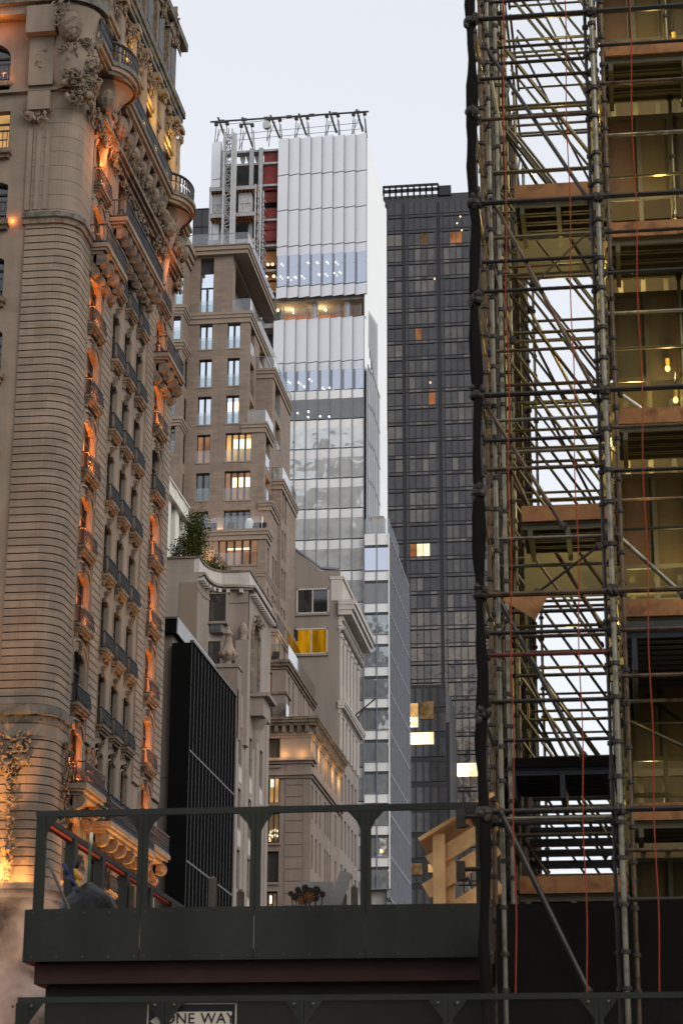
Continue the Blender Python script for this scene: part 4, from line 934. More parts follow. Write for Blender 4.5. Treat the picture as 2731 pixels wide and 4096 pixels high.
x = TF5.uv(1026, 2110)[0]; t = thing('terrace_sofa', 'dark outdoor sofa at the corner of the lit terrace', 'sofa', (x, 168.7, z5), 'terrace furniture')
mb = MB(); mb.box(x-.75, x+.7, 168.4, 169.2, z5+.05, z5+.5); obj('seat', mb, 'black_metal', t); mb = MB(); mb.box(x-.75, x+.7, 169.0, 169.2, z5+.5, z5+.95); mb.blob((x-.1, 168.9, z5+.7), .3, .2, .3, 0); obj('backrest', mb, 'black_metal', t)

# ================================================================== pinkish limestone building with terraces
L3F = Face('F', 164.5); x13 = L3F.uv(1243, 2950)[0]; L3S = Face('S', x13)
lim = thing('terraced_limestone_building', 'pinkish limestone building with quoined corner, lit cornice and stepped glass terraces', 'building', (-28, 170, 0))
zL3 = L3F.uv(1150, 2900)[1]; L2F = Face('F', 165.5); x12 = L2F.uv(1143, 2700)[0]; L2S = Face('S', x12); zL2 = L2F.uv(1100, 2642)[1]
L1F = Face('F', 166.5); x11 = L1F.uv(1103, 2560)[0]; L1S = Face('S', x11); zL1 = L1F.uv(1080, 2518)[1]
w3 = [prj(L3F, 1074, 2945, 1119, 3062), prj(L3F, 1071, 3100, 1118, 3214), prj(L3F, 1068, 3248, 1116, 3372), prj(L3F, 1066, 3405, 1113, 3530), prj(L3F, 1066, 3565, 1108, 3680)]
w2 = [prj(L2F, 1043, 2690, 1086, 2800), prj(L2F, 1078, 2830, 1088, 2885)]
mb = MB(); sh3 = []
cols = [1250, 1266, 1281, 1302, 1312, 1321, 1343]
zrow = [L3S.uv(1250, 3010)[1]]
for k in range(6):
    for i, px in enumerate(cols):
        z = L3S.uv(1250, 3055)[1]-3.92*k-(.35 if k else 0); u = L3S.uv(px, 3100)[0]; sh3.append((u-.42, u+.42, z-.2-(0 if k else -.2), z+2.5))
mb.wall(L3F, -31, x13, 0, zL3, w3, .4); mb.wall(L3S, 164.5, 182.25, 0, zL3, sh3, .16)
sh2 = []
for px, k in ((1157, 0), (1173, 0), (1195, 0), (1204, 0), (1214, 0), (1235, 0), (1155, 1), (1171, 1)):
    u, v = L2S.uv(px, 2710+(px-1157)*1.28+(k*145)); sh2.append((u-.33, u+.33, v-(2.7 if not k else 1.6), v))
mb.wall(L2F, -31.5, x12, zL3, zL2, w2, .35); mb.wall(L2S, 165.5, 181, zL3, zL2, sh2, .16)
mb.wall(L1F, -32, x11, zL2, zL1, [], .3); mb.wall(L1S, 166.5, 180, zL2, zL1, [(168.0, 168.8, zL2+.1, zL2+2.6), (170.5, 171.5, zL2+.1, zL2+2.6)], .4)
mb.box(-33, x13-.45, 165, 182.2, 0, zL3-.02); mb.box(-33, x12-.4, 166, 181, zL3, zL2-.02); mb.box(-33, x11-.4, 167, 180, zL2, zL1-.02)
L0F = Face('F', 167.0); x10 = L0F.uv(1092, 2480)[0]; mb.box(-33, x10, 167.0, 179, zL1, zL1+2.4)
obj('wall', mb, 'pink_stone', lim)
qm = MB(); z = 0.3
while z < zL3-3.2:
    qm.fbox(L3F, x13-2.0, x13-.62, z, z+.86, 0, .05); qm.fbox(L3F, x13-.55, x13+.05, z-.0, z+.94, -.02, .03); z += .95
obj('quoins', qm, 'pink_stone', lim)
def ring(name, F, S, u0, xs, s1, z0, z1, steps, m):
    mb = MB(); n = len(steps)
    for k, d in enumerate(steps):
        a, b = z0+(z1-z0)*k/n, z0+(z1-z0)*(k+1)/n; mb.box(u0, xs+d, F.p-d, F.p+.1, a, b); mb.box(xs-.1, xs+d, F.p+.1, s1, a, b)
    return obj(name, mb, m, lim)
ring('cornice', L3F, L3S, -31, x13, 182.2, zL3-.1, zL3+.55, (.45, .62, .7), 'carved_stone'); ring('frieze', L3F, L3S, -31, x13, 182.2, zL3-1.05, zL3-.65, (.08, .16), 'pink_stone')
mb = MB()
for k in range(9): mb.fbox(L3F, x13-.4-k*.62, x13-.12-k*.62, zL3-.65, zL3-.1, 0, .42)
for k in range(30): mb.fbox(L3S, 164.7+k*.58, 164.98+k*.58, zL3-.65, zL3-.1, 0, .42)
obj('dentil_course', mb, 'carved_stone', lim)
zs = L3F.uv(1200, 3090)[1]; ring('string_course', L3F, L3S, -28.9, x13, 182.2, zs-.45, zs, (.15, .3), 'pink_stone')
zs = L3F.uv(1200, 3032)[1]; ring('ledge', L3F, L3S, -28.4, x13, 166, zs-.45, zs, (.15, .35), 'pink_stone')
ring('cornice', L2F, L2S, -31.5, x12, 181, zL2-.75, zL2, (.1, .25, .35), 'carved_stone'); ring('cornice', L1F, L1S, -32, x11, 180, zL1-.5, zL1, (.1, .2), 'pink_stone')
zs = L2F.uv(1110, 2768)[1]; ring('string_course', L2F, L2S, -30, x12, 168.0, zs-.2, zs, (.12,), 'carved_stone')
glassrail(Face('F', 164.2), -31, x13-2.0, zL3+.55, None, None, 1.2, lim); mb = MB(); mb.fbox(Face('S', x13-2.0), 164.3, 165.6, zL3+.55, zL3+1.75, -.02, .02); obj('balustrade', mb, 'balustrade_edge', lim)
glassrail(Face('F', 165.3), -31.5, x12, zL2, Face('S', x12+.2), 180.5, 1.3, lim); glassrail(Face('F', 166.4), -32, x11, zL1, Face('S', x11+.1), 179, 1.3, lim)
for F, r, g, c in [(L3F, w, ('glass_room', 'room_warm', 'room_dim', 'glass_room', 'room_dim')[k], (0, 1, 2, 0, 1)[k]) for k, w in enumerate(w3)]+[(L2F, w2[0], 'room_peach', 1), (L2F, w2[1], 'glass_room', 0)]:
    wn = simple_window(lim, F, r, glass=g, bars=(1, 0), fw=.14, back=-.4, proud=-.3, sill='pink_stone')
    if c == 1: mb = MB(); mb.fbox(F, r[0]+.2, r[1]-.5, r[3]-.9, r[3]-.3, -.385, -.37); obj('room_lamp', mb, 'lamp_warm', wn)
    if c == 2:
        mb = MB()
        for k in range(12): u, v = rnd.uniform(r[0]+.1, r[1]-.1), rnd.uniform(r[2]+.2, r[2]+1.2); mb.fbox(F, u-.05, u+.05, v-.04, v+.12, -.385, -.37)
        obj('room_lamp', mb, 'lamp_warm', wn)
for F, hh in ((L3S, sh3), (L2S, sh2)):
    for h in hh:
        if h[3] < 14: continue
        mb = MB(); mb.fbox(F, h[0], h[1], h[2], h[3], -.22, -.16, 0); wn = obj('window', mb, ['glass_room'], lim)
for F, u, z, e in ((L3S, 165.6, zL3-1.6, 10), (L3S, 169, zL3-1.6, 12), (L3S, 173, zL3-1.6, 14), (L3S, 177, zL3-1.6, 14), (L3S, 181, zL3-1.6, 14)): lamp('cornice_lamp', F(u, z, .5), (1, .54, .14), e*3.6, .08, parent=lim)
for u in (-25.6, -27.0, -28.4): lamp('cornice_lamp', L3F(u, zL3-2.4, .5), (1, .56, .22), 26, .08, parent=lim)
lamp('terrace_lamp', (x11-1.5, 165.9, zL2+.5), (1, .66, .26), 90, .12, parent=lim); lamp('terrace_lamp', (x11+.5, 168.5, zL2+.5), (1, .66, .28), 60, .12, parent=lim); lamp('terrace_lamp', (x10-1, 166.7, zL1+.5), (1, .66, .3), 60, .12, parent=lim); lamp('terrace_lamp', (x12-.3, 167.6, zL2+2.4), (1, .66, .28), 14, .1, parent=lim)
x = L2F.uv(1095, 2630)[0]; chair(x, 166.2, zL2, 'dark lounge chair on the small lit terrace above the lit limestone cornice')

# ================================================================== grey building with blank party wall
GF = Face('F', 182.3); GX = GF.uv(1357, 2800)[0]; GS = Face('S', GX)
grey = thing('grey_cornice_building', 'grey building with blank party wall, two picture windows and a heavy classical cornice', 'building', (GX-3, 190, 0))
gw = [prj(GF, 1186, 2356, 1315, 2453), prj(GF, 1179, 2515, 1310, 2615)]
out = [GF.uv(1153, 2178), GF.uv(1283, 2274), GF.uv(1359, 2281)]
zg = out[2][1]; xl = out[0][0]
mb = MB(); mb.wall(GF, xl, GX, 0, zg, gw, .12)
mb.prism([GF(xl, zg, 0), GF(out[1][0], zg, 0), GF(xl, out[0][1], 0)], (0, .4, 0))
mb.box(xl, GX-.42, 182.75, 196, 0, zg-.03)
gh = []
cu = [GS.uv(px, 3000)[0] for px in (1368, 1382, 1396, 1409, 1422)]
zt_ = GS.uv(1366, 2560)[1]; zm = GS.uv(1366, 2850)[1]
for k, u in enumerate(cu):
    gh.append((u-.55, u+.55, zt_-4.0, zt_-.3)); gh.append((u-.55, u+.55, zt_-9.6, zt_-5.2))
    for j in range(8): gh.append((u-.6, u+.6, zm-3.4-4.2*j-.4, zm-.9-4.2*j))
gh = [h for h in gh if h[2] > 1]
mb.wall(GS, 182.3, 195.7, 0, zg-1.6, gh, .2); obj('wall', mb, 'party_wall', grey)
mb = MB(); a, b, c = [GF(*q, 0) for q in out]
for p, q in ((a, b), (b, c)): mb.hexa([p+Vector((0, -.08, 0)), q+Vector((0, -.08, 0)), q+Vector((0, .5, 0)), p+Vector((0, .5, 0)), p+Vector((0, -.08, .18)), q+Vector((0, -.08, .18)), q+Vector((0, .5, .18)), p+Vector((0, .5, .18))])
obj('coping', mb, 'joint_metal', grey)
for r, g in zip(gw, ('glass_dark', 'room_yellow')): simple_window(grey, GF, r, frame='pale_stone', glass=g, bars=(1, 0), fw=.13, back=-.12, proud=.05, sill='party_wall')
for h in gh: mb = MB(); mb.fbox(GS, h[0], h[1], h[2], h[3], -.26, -.2); obj('window', mb, 'glass_room', grey)
for k in range(len(cu)+1):
    u = (cu[0]-1.25) if k == 0 else (cu[-1]+1.25 if k == len(cu) else (cu[k-1]+cu[k])/2)
    mb = MB(); mb.fbox(GS, u-.35, u+.35, zt_-10.2, zt_, 0, .12); mb.fbox(GS, u-.48, u+.48, zt_, zt_+.35, 0, .2); obj('pilaster', mb, 'pale_stone', grey)
zcn = GS.uv(1357, 2425)[1]
def gcorn(z, h, dep, dent, m='pale_stone'):
    mb = MB(); st = (.12, .25, .75, .9, 1.0)
    for k, s_ in enumerate(st): a, b = z-h+h*k/5, z-h+h*(k+1)/5; mb.box(GX-.1, GX+dep*s_, 182.27-(dep*s_ if k > 1 else .0)*.25, 196.2, a, b)
    if dent:
        for k in range(24): mb.fbox(GS, 182.5+k*.57, 182.82+k*.57, z-h*.62, z-h*.4, 0, dep*.62)
    return obj('cornice', mb, m, grey)
gcorn(zcn+.6, 2.3, 1.5, True); gcorn(zm+.7, 1.1, .65, False); gcorn(zt_+.9, .5, .5, False)
mb = MB(); mb.box(GX-.8, GX+.25, 182.24, 195.8, zcn+.62, zcn+2.6); mb.box(GX-.9, GX+.4, 182.2, 195.9, zcn+2.6, zcn+2.9); obj('parapet', mb, 'pale_stone', grey)
p = GS(*GS.uv(1410, 2870), 0); mb = MB(); mb.tube(p, p+Vector((2.2, -.6, 1.6)), .07, 6); mb.tube(p+Vector((0, 0, -.9)), p+Vector((1.2, -.3, .9)), .05, 6); mb.blob(p+Vector((.3, 0, -.3)), .35, .35, .5, 0); obj('flag_bracket', mb, 'coupler', grey)
for px, py in ((1180, 2545), (1200, 2690), (1268, 2935)):
    q = GF(*GF.uv(px, py), .25); mb = MB(); mb.box(q.x-.28, q.x+.28, q.y-.25, q.y+.25, q.z-.45, q.z+.45); obj('vent', mb, 'black_metal', grey)

# ================================================================== white tower under construction
PF = Face('F', 203.0); wt = thing('white_panel_tower', 'white pleated panel tower under construction with open floors and a hoist', 'building', (-34, 212, 0))
xr = PF.uv(1466, 800)[0]; xp = PF.uv(1108, 800)[0]; xq = PF.uv(1091, 1380)[0]
WSX = Face('S', xr)
def pleats(F, u0, u1, v0, v1, n, mi=0, mj=1, dep=.34, mb=None, gap=.05, reverse=False):
    mb = mb or MB(); w_ = (u1-u0)/n
    for k in range(n):
        a, b = u0+k*w_, u0+(k+1)*w_-gap
        mb.quad(F(a, v0, -dep), F(b, v0, 0), F(b, v1, 0), F(a, v1, -dep), mi); mb.quad(F(b, v0, 0), F(b+gap, v0, -dep), F(b+gap, v1, -dep), F(b, v1, 0), mj)
        mb.quad(F(a, v0, -dep), F(b, v0, -dep-.02), F(b, v0, 0), F(a, v0, -dep), mj) if False else mb.tri(F(a, v0, -dep), F(b+gap, v0, -dep), F(b, v0, 0), mj)
        mb.tri(F(a, v1, -dep), F(b, v1, 0), F(b+gap, v1, -dep), mj)
    return mb
zy = lambda py, px=1440: PF.uv(px, py)[1]
ZTOP = zy(531); zrows = [ZTOP, zy(680), zy(822), zy(967)]
zg0, zg1, zp1, zo = zrows[3], zy(1128), zy(1174), zy(1262)
core = MB(); core.box(xq+.3, xr-.6, 203.65, 221.6, 0, zo); core.box(xp, xr-.6, 203.65, 221.6, zp1, ZTOP-.5); core.box(xp+1, xr-.5, 210, 221.4, zo-.1, zp1); obj('core', core, 'slab_concrete', wt)
nP = 8; wP = (xr-xp)/nP
for k in range(nP):
    for a, b in zip(zrows, zrows[1:]): obj('white_panel', pleats(PF, xp+k*wP, xp+(k+1)*wP, b+.05, a-.05, 1), ['white_panel', 'joint_metal'], wt, at=PF(xp+k*wP, b, 0))
    obj('white_panel', pleats(PF, xp+k*wP, xp+(k+1)*wP, zp1+.02, zg1-.05, 1), ['white_panel', 'joint_metal'], wt, at=PF(xp+k*wP, zp1, 0))
mb = pleats(PF, xp, xr, zg1+.05, zg0-(zg0-zg1)*.22, nP, 0, 1); pleats(PF, xp, xr, zg0-(zg0-zg1)*.22, zg0-.05, nP, 2, 1, mb=mb); obj('window_band', mb, ['glass_blue', 'joint_metal', 'white_panel'], wt)
mb = MB(); zmid = zg1+(zg0-zg1)*.5
for k in range(nP): mb.hexa([PF(xp+k*wP+.1, zmid, -.40), PF(xp+(k+1)*wP-.1, zmid, .03), PF(xp+(k+1)*wP-.1, zmid, -.05), PF(xp+k*wP+.1, zmid, -.5), PF(xp+k*wP+.1, zmid+.09, -.40), PF(xp+(k+1)*wP-.1, zmid+.09, .03), PF(xp+(k+1)*wP-.1, zmid+.09, -.05), PF(xp+k*wP+.1, zmid+.09, -.5)])
obj('transom', mb, 'spandrel', wt)
# open floor
mb = MB(); mb.box(xp-2.6, xr-.2, 203.8, 209.9, zp1-.25, zp1+.3); mb.box(xq-2, xr-.2, 203.7, 210, zo-.6, zo-.1); obj('floor_slab', mb, 'slab_concrete', wt)
mb = MB(); mb.box(xp-2, xr-1, 207.5, 207.7, zo-.1, zp1-.25); obj('fire_proofing', mb, 'ply_orange', wt)
for px in (1382, 1250): u = PF.uv(px, 1220)[0]; mb = MB(); mb.tube((u, 204.6, zo-.1), (u, 204.6, zp1), .35, 12); obj('column', mb, 'steel_grey', wt)
mb = MB(); wq = (xr-.55-xq)/nP
for k in range(nP): a = xq+k*wq; mb.quad(PF(a, zo, -.3), PF(a+wq-.08, zo, .1), PF(a+wq-.08, zo+1.25, .1), PF(a, zo+1.25, -.3), 0); mb.tube(PF(a+wq-.04, zo, .1), PF(a+wq-.04, zo+1.3, .1), .05, 5, 1)
obj('balustrade', mb, ['balustrade', 'joint_metal'], wt)
for px, py in ((1080, 1245), (1112, 1241), (1170, 1238), (1175, 1250), (1302, 1240), (1072, 1058), (1090, 1057), (1065, 1107), (1095, 1105)):
    q = onY(px, py, 203.95 if px > 1110 else 203.2); mb = MB(); mb.blob(q, .16, .16, .16, 0, 8, 6); obj('work_lamp', mb, 'lamp_warm', wt)
for px, py in ((1125, 1056), (1232, 1051), (1268, 1050), (1307, 1048), (1343, 1049), (1122, 1107), (1152, 1110), (1180, 1108), (1207, 1105), (1275, 1097), (1302, 1096), (1337, 1092), (1358, 1088), (1154, 1527), (1194, 1530), (1237, 1545-28), (1290, 1652-100), (1318, 1551), (1190, 1652), (1232, 1668), (1280, 1665), (1316, 1666), (1233, 1646), (1215, 1545), (1150, 1560)):
    q = onY(px, py, 202.93); mb = MB(); mb.blob(q, .085, .04, .09, 0, 8, 6); obj('ceiling_lamp', mb, 'bulb_cool', wt)
for u, z, e in ((xp+1, zp1-.9, 90), (xp+4.5, zp1-.9, 90), (xp-1.5, zp1-.9, 40)): lamp('work_light', (u, 205.6, z), (1, .66, .3), e, .2, parent=wt)
# lower panels and glazed floors
xr2 = PF.uv(1456, 1450)[0]; w2_ = (xr2-xq)/nP
for k in range(nP): obj('white_panel', pleats(PF, xq+k*w2_, xq+(k+1)*w2_, zy(1437)+.03, zo, 1), ['white_panel', 'joint_metal'], wt, at=PF(xq+k*w2_, zo, 0))
fl = [1437, 1553, 1671, 1788, 1908, 2030, 2153, 2280]
for i in range(len(fl)-1+12):
    a = zy(fl[i]) if i < len(fl) else zy(2280)-(zy(2153)-zy(2280))*(i-len(fl)+1)
    h = (zy(fl[i])-zy(fl[i+1])) if i < len(fl)-1 else (zy(2153)-zy(2280))
    s_ = a-h*(.30 if i else .28); g_ = ('glass_blue', 'glass_smoke')[i] if i < 2 else 'glass_grey'
    dp = .34 if i == 0 else .10
    mb = pleats(PF, xq, xr2, a-h+.06, s_, nP, 0, 1, dep=dp); pleats(PF, xq, xr2, s_, a-.06, nP, 2, 1, mb=mb, dep=dp)
    for k in range(nP+1): u = xq+k*w2_; mb.fbox(PF, u-.06, u+.02, a-h, a, -.4, .06, 1)
    obj('window_band', mb, [g_, 'joint_metal', 'spandrel' if i else 'white_panel'], wt, at=PF(xq, a-h, 0))
# street-side face
zs1 = zy(1437)
mb = pleats(WSX, 203.2, 221.8, zo-6, ZTOP, 11, 0, 0, .25, gap=.06); mb.quad(WSX(202.7, 0, .03), WSX(221.8, 0, .03), WSX(221.8, zo-6, .03), WSX(202.7, zo-6, .03)); obj('side_wall', mb, ['white_panel_side'], wt)
for zz in zrows[1:]+[zg1, zy(1262)]: mb = MB(); mb.fbox(WSX, 203.2, 221.8, zz-.03, zz+.03, -.3, -.12); obj('joint', mb, 'white_panel', wt)
# staggered glazing along the side: the glass steps up towards the corner
for i, (u0, u1, top) in enumerate(((203.1, 205.2, 1437), (205.2, 207.2, 1450), (207.2, 209.2, 1466), (209.2, 211.4, 1500), (211.4, 213.6, 1530))):
    u, z = WSX.uv(1459+i*9, top); mb = MB(); mb.fbox(WSX, u0, u1, 10, z, .07, .14, 2)
    k = z
    while k > 12: mb.fbox(WSX, u0, u1, k-.25, k, .14, .18, 1); k -= 4.1
    mb.fbox(WSX, u0, u0+.12, 10, z, .14, .2, 1); obj('side_glazing', mb, ['glass_smoke', 'joint_metal', 'side_mid'], wt)
for i in range(6): u, z = WSX.uv(1476+i*6, 1250+i*9); mb = MB(); mb.fbox(WSX, u-.5, u+.5, z-4.2-(i*.9), z, .035, .05); obj('side_glazing', mb, 'side_mid', wt)
# lower extension towards the street
EFx = PF.uv(1559, 2200)[0]; EX = PF.uv(1458, 2200)[0]; ES = Face('S', EFx); zE = zy(2140, 1510)
EF = Face('F', 202.6)
mb = MB(); mb.box(EX, EFx-.3, 203.2, 221.5, 0, zE-.1); obj('core', mb, 'slab_concrete', wt)
fe = [2140, 2288]+[2288+127*k for k in range(1, 11)]
for i in range(len(fe)-1):
    a, b = zy(fe[i], 1510), zy(fe[i+1], 1510); s_ = a-(a-b)*.3; g_ = 'glass_blue' if i == 0 else ('glass_smoke' if i == 1 else 'glass_teal')
    mb = MB()
    for k in range(2):
        u0, u1 = EX+(EFx-EX)*k/2, EX+(EFx-EX)*(k+1)/2
        mb.fbox(EF, u0, u1, b, s_, -.5, 0, 0); mb.fbox(EF, u0, u1, s_, a, -.5, .03, 2); mb.fbox(EF, u0-.05, u0+.05, b, a, -.4, .14, 1); mb.fbox(EF, u0, u1, s_-.3, s_, 0, .02, 3)
    mb.fbox(EF, EFx-.12, EFx, b, a, -.4, .14, 2); mb.fbox(EF, EX, EFx, b-.06, b+.06, -.4, .1, 1)
    obj('window_band', mb, [g_, 'joint_metal', 'spandrel', 'steel_dark'], wt, at=EF(EX, b, 0))
mb = MB(); n = 14
for k in range(n): a = 202.7+(221.5-202.7)*k/n; mb.quad(ES(a, 0, -.35), ES(a+1.34, 0, 0), ES(a+1.34, zE, 0), ES(a, zE, -.35), 0); mb.fbox(ES, a+1.25, a+1.40, 0, zE, -.3, .06, 1)
obj('side_glazing', mb, ['side_glass', 'joint_metal'], wt)
i = 0
while zE-4.05*i > 5: mb = MB(); z = zE-4.05*i; mb.fbox(ES, 202.7, 221.5, z-.28, z, -.3, .03); obj('side_spandrel', mb, 'side_grey', wt); i += 1
mb = MB(); mb.fbox(EF, EX, EFx, zE, zE+1.6, -.05, -.02, 0); mb.fbox(ES, 202.7, 212, zE, zE+1.6, -.1, -.06, 0); obj('balustrade', mb, ['balustrade'], wt)
mb = MB(); mb.box(EX+.3, EX+1.6, 206, 207.5, zE, zE+3.0); obj('plant_room', mb, 'slab_concrete', wt)
# reflected street lights gleaming in the side glass
# construction bay at the left: fin wall, slabs, red membrane
xA, xB = PF.uv(842, 700)[0], PF.uv(883, 700)[0]
zA = [zy(565, 860), zy(715, 860), zy(857, 860), zy(1000, 860), zy(1140, 860)]
for a, b in zip(zA, zA[1:]): obj('white_panel', pleats(PF, xA, xB, b+.04, a-.04, 1), ['white_panel', 'joint_metal'], wt, at=PF(xA, b, 0))
mb = MB(); mb.box(xA, xB, 203.6, 214, 0, zA[0]-.2); obj('core', mb, 'white_panel', wt)
mb = MB(); mb.box(xB, xp+.2, 205.5, 220, 0, zy(630, 1000)); obj('back_wall', mb, 'steel_dark', wt)
xR = PF.uv(1046, 700)[0]
for py0, py1 in ((592, 745), (745, 790), (815, 905), (905, 950)): mb = MB(); mb.box(xR+.1, xp, 203.85+(.3 if py0 == 745 else 0), 204.4, zy(py1, 1075), zy(py0, 1075)-.1); obj('red_membrane', mb, 'red_membrane', wt)
for k, (px0, px1) in enumerate(((950, 972), (976, 1002), (1009, 1033), (1047, 1066), (1079, 1103))):
    a, b = PF.uv(px0, 610)[0], PF.uv(px1, 610)[0]; z1, z0 = zy(600, 1000), zy(627, 1000); m_ = (a+b)/2; w_ = (b-a)/2
    mb = MB(); mb.prism([(m_-w_, 204.4, z1), (m_+w_, 204.4, z1), (m_+w_*.8, 204.4, z0+.4), (m_+w_*.35, 204.4, z0), (m_-w_*.35, 204.4, z0), (m_-w_*.8, 204.4, z0+.4)], (0, .3, 0)); obj('safety_sheet', mb, 'grey_cage' if k < 3 else 'red_membrane', wt)
for py in (593, 645, 733, 872, 975, 1075, 1160, 1230): mb = MB(); mb.box(xB, xp-.05, 203.6, 204.6, zy(py+5, 1000), zy(py-3, 1000)); obj('floor_slab', mb, 'slab_concrete' if py > 900 else 'steel_grey', wt)
for px in (1040, 1003, 892): u = PF.uv(px, 700)[0]; mb = MB(); mb.box(u-.22, u+.22, 203.3, 203.7, zy(960, 1000), zy(588, 1000)); obj('column', mb, 'steel_grey', wt)
for py0, py1, m_ in ((880, 970, 'slab_concrete'), (985, 1040, 'ply_orange'), (1060, 1100, 'ply_orange'), (1110, 1150, 'ply_orange')): mb = MB(); mb.box(xR, xp, 204.3, 205.4, zy(py1, 1075), zy(py0, 1075)); obj('wall_panel', mb, m_, wt)
lamp('work_light', (xR+1, 204.6, zy(1075, 1075)), (1, .8, .45), 60, .2, parent=wt)
# rooftop cleaning rail on lattice stands
rail = thing('roof_rail', 'long dark steel rail on lattice stands along the roof of the white tower', 'rail', (-34, 205, ZTOP))
p0, p1 = onY(842, 488, 206), onY(1474, 446, 206); mb = MB(); mb.tube(p0, p1, .11, 8)
for k in range(7): q = p0.lerp(p1, (k+.5)/7); mb.box(q.x-.3, q.x+.3, q.y-.12, q.y+.12, q.z-.13, q.z+.15)
obj('beam', mb, 'steel_dark', rail)
for k, (px, py, bx, by) in enumerate(((873, 470, 908, 572), (970, 470, 1010, 585), (1082, 462, 1118, 550), (1195, 455, 1225, 540), (1318, 446, 1345, 530), (1426, 438, 1450, 525))):
    a, b = onY(px, py, 206), onY(bx, by, 206); st = MB(); st.tube(a, b, .13, 6); w_ = .62; c = a.lerp(b, .5); hh = c.z-b.z+.1
    for sx_ in (-1, 1):
        for y_ in (-.6, .6): st.tube((c.x+sx_*w_*1.25, 206+y_, c.z-hh-.6), (c.x+sx_*w_*.9, 206+y_, c.z+.5), .045, 5)
        st.tube((c.x+sx_*w_*1.25, 205.4, c.z-hh-.6), (c.x-sx_*w_*.2, 205.4, c.z+.3), .035, 5); st.box(c.x+sx_*w_-.18, c.x+sx_*w_+.18, 205.3, 205.7, c.z+.35, c.z+.6)
    st.box(c.x-w_*1.3, c.x+w_*1.3, 205.3, 205.45, c.z+.55, c.z+.68); obj('stand', st, ['coupler'], rail)
for py in (1, -.35, -1.1): q0_, q1_ = onY(895, 530, 206.5), onY(1440, 480, 206.5); mb = MB(); mb.tube(q0_+Vector((0, 0, py)), q1_+Vector((0, 0, py)), .035, 5); obj('cable', mb, 'steel_grey', rail)
mb = MB(); q = onY(1066, 497, 205.2); mb.tube(q+Vector((0, 0, 0)), q+Vector((0, .5, 0)), .45, 14); obj('reel', mb, 'grey_cage', rail)
# personnel hoist: lattice mast and landing cages
hoist = thing('construction_hoist', 'tall grey lattice hoist mast with caged timber landings on the white tower', 'hoist', (-38, 201, 0))
xm0, xm1 = PF.uv(914, 700)[0], PF.uv(946, 700)[0]; zt0, zt1 = zy(1250, 930), zy(565, 930)
mb = MB()
for x_ in (xm0, xm1):
    for y_ in (200.2, 201.0): mb.tube((x_, y_, zt0), (x_, y_, zt1), .09, 6)
z = zt0; f = 0
while z < zt1-.9:
    for y_ in (200.2, 201.0): mb.tube((xm0, y_, z), (xm1, y_, z), .05, 5); mb.tube((xm0 if f else xm1, y_, z), (xm1 if f else xm0, y_, z+.8), .05, 5)
    z += .8; f ^= 1
obj('mast', mb, 'steel_grey', hoist)
mb = MB(); u = PF.uv(949, 700)[0]; mb.box(u-.05, u+.28, 200.6, 201.2, zt0, zy(575, 950)); obj('guide_rail', mb, 'grey_cage', hoist)
xh0, xh1 = PF.uv(850, 850)[0], PF.uv(1030, 850)[0]
for py, h, cage in ((768, .6, 0), (874, .5, 1), (980, .5, 0)):
    z = zy(py, 940); mb = MB(); mb.box(xh0, xh1, 201.6, 203.2, z-.35, z, 0); mb.box(xh0-.1, xh1+.1, 201.5, 201.6, z-.5, z-.1, 1)
    for k in range(12): a = xh0+(xh1-xh0)*k/12; mb.box(a, a+.18, 201.7, 203.0, z-.55, z-.35, 2)
    obj('landing', mb, ['lumber_dark', 'steel_grey', 'ply_orange'], hoist)
for px0, px1 in ((862, 908), (962, 1010)):
    a, b = PF.uv(px0, 830)[0], PF.uv(px1, 830)[0]; z0_, z1_ = zy(868, 930), zy(792, 930); mb = MB(); mb.box(a, b, 202.2, 203.0, z0_, z1_, 1)
    for t in range(6): mb.tube((a+(b-a)*t/5, 202.1, z0_), (a+(b-a)*t/5, 202.1, z1_), .06, 5)
    for t in range(3): mb.tube((a, 202.1, z0_+(z1_-z0_)*t/2), (b, 202.1, z0_+(z1_-z0_)*t/2), .06, 5)
    mb.tube((a, 202.1, z0_), (b, 202.1, z1_), .05, 5); obj('cage', mb, ['grey_cage', 'spandrel'], hoist)
mb = MB()
for x_ in (xh0, xh1, PF.uv(1050, 900)[0]):
    for y_ in (201.6, 203.3): mb.tube((x_, y_, zy(1300, 950)), (x_, y_, zy(765, 950)), .09, 6)
for k in range(26):
    z = zy(985, 950)-k*.9; mb.tube((xh0, 201.6, z), (xh1, 201.6, z+(.9 if k % 2 else -.4)), .05, 5); mb.tube((xh1, 201.6, z), (xh1+1.0, 203.3, z-1.0), .06, 5)
for k in range(24): z = zy(770, 950)-k*.95; mb.tube((xh1, 201.6, z), (xh1+.9, 203.3, z-1.3), .06, 5)
obj('support_frame', mb, 'steel_grey', hoist)

